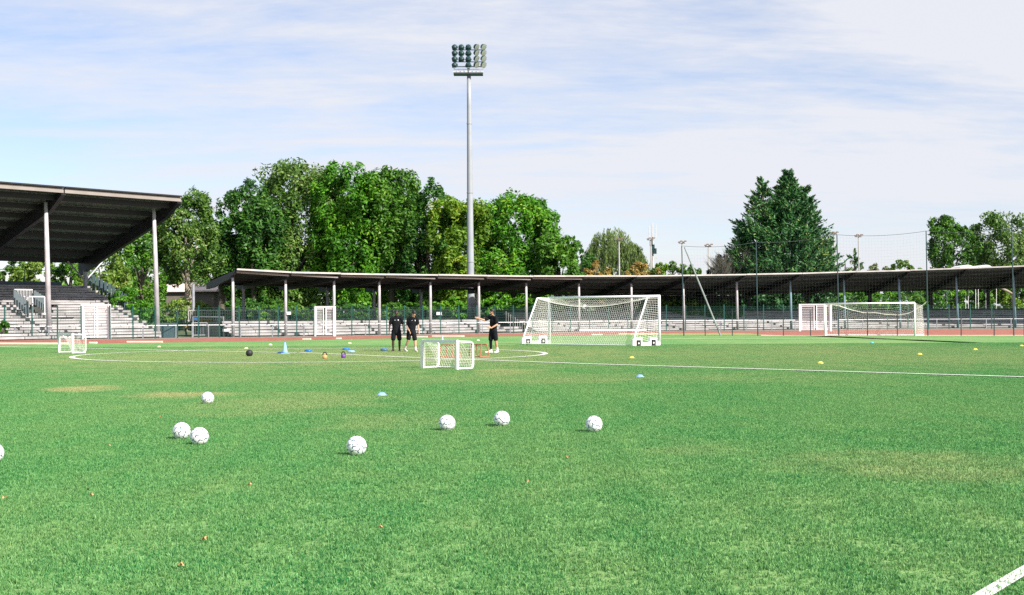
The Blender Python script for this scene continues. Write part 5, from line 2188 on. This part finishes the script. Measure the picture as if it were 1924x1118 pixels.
willow('tall weeping willow with hanging pale green foliage behind the lamp pole', 1148, 424, 64, 560, 158, 81)
willow('shorter right-hand part willow beside the antenna mast', 1192, 452, 30, 560, 156, 82)


# cypress: rising sprays along the envelope, three leaders
def conifer(label, leaders, Y, seed):
    g = np.random.default_rng(seed)
    x0 = P(leaders[0][0], 500, Y).x
    o = thing('cypress_tree', label, 'tree', (x0, Y, 0), 'trees behind the stands')
    C_, N_, S_, A_ = [], [], [], []
    sprays = []
    b = MB()
    for (cx, top, prof, dens) in leaders:
        tp = P(cx, top, Y)
        xc = tp.x - x0
        ztop = tp.z
        b.path([Vector((xc * 0.6, 0, 0)), Vector((xc, 0, ztop * 0.6)), Vector((xc, 0, ztop - 0.3))], [0.38, 0.2, 0.04], 8)
        for k in range(dens):
            u = g.uniform(0, 1) ** 0.8
            z = 0.6 + (ztop - 0.6) * (1 - u)
            py_ = PY - (z - HC) / Y * F
            r = interp(py_, prof) * Y / F
            a = g.uniform(0, 2 * math.pi)
            lump = 0.78 + 0.55 * mnoise.noise(Vector((math.cos(a) * 2.2, math.sin(a) * 2.2, z * 0.55 + cx * 0.01)))
            rr = r * g.uniform(0.3, 1.0) ** 0.5 * lump
            ln = 0.45 + 0.26 * r * g.uniform(0.4, 1.4)
            base = np.array([xc + math.cos(a) * (rr - ln * 0.35), math.sin(a) * (rr - ln * 0.35), z])
            dirv = np.array([math.cos(a) * 0.9, math.sin(a) * 0.9, g.uniform(0.45, 0.85)])
            dirv /= np.linalg.norm(dirv)
            m = 40
            t = g.uniform(0, 1, m)
            w = ((1 - t) * 0.34 + 0.02) * min(1.0, 0.12 + r / 1.8)
            off = g.normal(size=(m, 3)) * w[:, None] * 0.7
            C_.append(base + dirv * (t * ln * 1.45)[:, None] + off)
            al = dirv + g.normal(size=(m, 3)) * 0.35
            A_.append(al)
            N_.append(g.normal(size=(m, 3)) + np.array([0.2, -0.4, 0.4]))
            S_.append(g.uniform(0.14, 0.30, m))
    c = np.concatenate(C_)
    keep = c[:, 2] > 0.2
    mesh_from_quads('crown', leaves_mesh(c[keep], np.concatenate(N_)[keep], np.concatenate(S_)[keep], 1.5, np.concatenate(A_)[keep]), LM['cypress'], o)
    t = b.build('trunk', M_bark, None)
    t.parent = o


conifer('huge dark cypress with three pointed tops, the only conifer', [
    (1480, 326, [(320, 0), (345, 10), (380, 28), (420, 50), (460, 70), (520, 98), (600, 110)], 1150),
    (1432, 338, [(332, 0), (355, 8), (400, 30), (440, 56), (480, 50), (520, 60)], 380),
    (1512, 356, [(350, 0), (370, 8), (410, 26), (450, 36), (520, 44), (600, 58)], 360),
    (1396, 420, [(412, 0), (440, 18), (480, 32), (520, 42), (600, 46)], 230), (1545, 438, [(430, 0), (455, 12), (500, 26), (520, 30), (600, 34)], 150)], 138, 91)
conifer('small dark poplar-like conifer between two lamp poles', [(1606, 472, [(466, 2), (480, 7), (500, 12), (540, 14)], 40), (1588, 486, [(480, 2), (500, 8), (540, 10)], 24)], 165, 92)


# bare grey tree
def bare_tree(label, cx, top, Y, seed):
    rr = random.Random(seed)
    tp = P(cx, top, Y)
    o = thing('bare_tree', label, 'tree', (tp.x, Y, 0), 'trees behind the stands')
    b = MB()

    def grow(p, d, ln, r, lv):
        q = p + d * ln
        b.path([p, (p + q) / 2 + Vector((rr.uniform(-.1, .1), 0, 0)) * ln * 0.3, q], [r, r * 0.75, r * 0.5], 4 if lv > 1 else 7, False)
        if lv >= 5:
            return
        for k in range(4 if lv else 6):
            nd = (d + Vector((rr.uniform(-1, 1), rr.uniform(-1, 1), rr.uniform(-0.1, 0.7))) * 0.62).normalized()
            grow(p + (q - p) * rr.uniform(0.35, 1), nd, ln * rr.uniform(0.58, 0.8), r * 0.52, lv + 1)
    grow(Vector((0, 0, 0)), Vector((0, 0, 1)), tp.z * 0.33, 0.28, 0)
    t = b.build('trunk', M_twig, None)
    t.parent = o


bare_tree('grey leafless tree standing left of the cypress', 1368, 432, 136, 5)
T('grey-green half-dead tree touching the left of the cypress', 1366, 470, 42, 580, 140, 'grey', 64, 90, 70, rough=0.5)

# bare branch and pale posts under the right-hand canopy
o = thing('leaning_tree', 'pale leaning bare branch seen under the canopy near the right edge', 'tree', (P(1898, 600, 138).x, 138, 0), 'trees behind the stands')
b = MB()
b.path([Vector((P(1906, 590, 138).x, 138, 0)), P(1903, 553, 138), P(1893, 547, 138), P(1880, 541, 138), P(1870, 542, 138)], [0.2, 0.17, 0.15, 0.12, 0.05], 8)
b.build('trunk', M_bark2, o)

# far wood mass
g = np.random.default_rng(5)
n = 26000
xw = g.uniform(-120, 130, n)
c = np.c_[xw, 182 + g.normal(size=n) * 3, g.uniform(0, 1, n) ** 0.8 * (6.2 + 1.6 * np.sin(xw * 0.21) + 0.9 * np.sin(xw * 0.67 + 1))]
ob = mesh_from_quads('far_woodland', leaves_mesh(c, g.normal(size=(n, 3)) + np.array([0.3, -0.6, 0.5]), g.uniform(0.35, 0.65, n)), LM['dark'], None)
tag(ob, 'far wood forming a low band beyond everything', 'woodland', kind='stuff')

# ------------------------------------------------------------------ house, tents
o = thing('house', 'house with pale pink tiled roof half hidden behind the trees left of the terrace', 'house', P(355, 590, 142))
Yh = 142
a, c = P(312, 560, Yh), P(402, 560, Yh)
b = MB()
zt = P(350, 545, Yh).z
b.hexa([Vector((a.x, Yh, 0)), Vector((c.x, Yh, 0)), Vector((c.x, Yh + 8, 0)), Vector((a.x, Yh + 8, 0))], [Vector((a.x, Yh, zt)), Vector((c.x, Yh, zt)), Vector((c.x, Yh + 8, zt)), Vector((a.x, Yh + 8, zt))])
b.build('wall', mat('grey_render', (0.16, 0.14, 0.12), 0.9, 0.1), o)
b = MB()
zr = P(350, 524, Yh + 4).z
b.add([(a.x - .4, Yh - .4, zt - .05), (c.x + .4, Yh - .4, zt - .05), (c.x + .4, Yh + 4, zr), (a.x - .4, Yh + 4, zr), (a.x - .4, Yh + 8.4, zt - .05), (c.x + .4, Yh + 8.4, zt - .05),
       (a.x - .4, Yh - .4, zt - .2), (c.x + .4, Yh - .4, zt - .2), (c.x + .4, Yh + 8.4, zt - .2), (a.x - .4, Yh + 8.4, zt - .2)],
      [(0, 1, 2, 3), (3, 2, 5, 4), (6, 7, 1, 0), (0, 3, 4, 9, 6), (1, 7, 8, 5, 2), (4, 5, 8, 9), (6, 9, 8, 7)])
b.build('roof', mat('pale_pink_roof', (0.72, 0.58, 0.54), 0.8, 0.08, 1.5), o)
for k, (xa, xb, lab) in enumerate(((1797, 1838, 'left hump of white tent roofing behind the canopy'), (1833, 1872, 'right hump of white tent roofing behind the canopy'))):
    Yt = 136
    p, q2 = P(xa, 520, Yt), P(xb, 520, Yt)
    zt = P((xa + xb) / 2, 498.5, Yt + 1.5).z
    b = MB()
    nseg = 10
    vs = []
    for j in range(nseg + 1):
        s = j / nseg
        z = p.z + (zt - p.z) * math.sin(math.pi * s) ** 0.35
        x = p.x + (q2.x - p.x) * s
        vs += [(x, Yt, z), (x, Yt + 3, z)]
    vs += [(p.x, Yt, p.z - 0.9), (p.x, Yt + 3, p.z - 0.9), (q2.x, Yt, p.z - 0.9), (q2.x, Yt + 3, p.z - 0.9)]
    for xx_, yy_ in ((p.x, Yt), (p.x, Yt + 3), (q2.x, Yt), (q2.x, Yt + 3)):
        b.bar((xx_, yy_, 0), (xx_, yy_, p.z - 0.9), 0.04, 0.04)
    m0 = 2 * (nseg + 1)
    b.add(vs, [(2 * j, 2 * j + 2, 2 * j + 3, 2 * j + 1) for j in range(nseg)] + [tuple([m0] + [2 * j for j in range(nseg + 1)][::1] + [m0 + 2])[::-1]] + [tuple([m0 + 1] + [2 * j + 1 for j in range(nseg + 1)] + [m0 + 3])])
    tag(b.build('tent', M_white2, None), lab, 'tent', 'white tents behind the canopy')

# things by the rail left of the terrace
o = thing('wheelie_bin', 'dark blue-grey bin standing behind the rail beside the grey column', 'bin', G(315, 635.2))
p = o.location
b = MB()
b.hexa([p + Vector(q) for q in ((-.42, 0, 0), (.42, 0, 0), (.42, .7, 0), (-.42, .7, 0))], [p + Vector(q) for q in ((-.5, -.05, .95), (.5, -.05, .95), (.5, .75, .95), (-.5, .75, .95))])
b.build('bin_body', mat('bin_blue_grey', (0.07, 0.12, 0.14), 0.5, 0.1), o)
b = MB()
b.bar(p + Vector((-.52, .35, 1.0)), p + Vector((.52, .35, 1.0)), 0.86, 0.08)
b.build('lid', mat('bin_blue_grey', (0.07, 0.12, 0.14)), o)
o = thing('crowd_barrier', 'low grey barred barrier standing behind the pipe rail by the bushes', 'barrier', G(375, 634.6))
A_, B_ = G(361, 634.8), G(389, 634.4)
b = MB()
for z in (0.18, 1.05):
    b.tube(A_ + UP * z, B_ + UP * z, 0.03, 6)
b.build('barrier_rail', M_galv, o)
for s in (0, 1):
    b = MB()
    b.tube(A_.lerp(B_, s), A_.lerp(B_, s) + UP * 1.05, 0.03, 6)
    b.build('barrier_leg', M_galv, o)
b = MB()
for k in range(1, 9):
    q2 = A_.lerp(B_, k / 9)
    b.tube(q2 + UP * 0.18, q2 + UP * 1.05, 0.012, 4)
tag(b.build('bars', M_galv, o), kind='stuff')
o = thing('sign_frame', 'tall pipe frame with a small blue sign left of the low terrace', 'sign', G(400, 634))
for xx in (363, 420.5):
    p = G(xx, 634)
    b = MB()
    b.bar(p, Vector((p.x, p.y, P(xx, 595, p.y).z)), 0.06, 0.06)
    b.build('frame_post', M_galv, o)
p, q2 = G(363, 634), G(420.5, 634)
b = MB()
b.bar(Vector((p.x, p.y, P(363, 595, p.y).z)), Vector((q2.x, q2.y, P(420, 595.5, q2.y).z)), 0.05, 0.05)
b.build('frame_bar', M_galv, o)
b = MB()
pp = P(368, 599, p.y - 0.05)
b.box(pp, (0.24, 0.03, 0.16))
b.build('sign_plate', mat('blue_sign', (0.03, 0.12, 0.35), 0.4, 0.1), o)
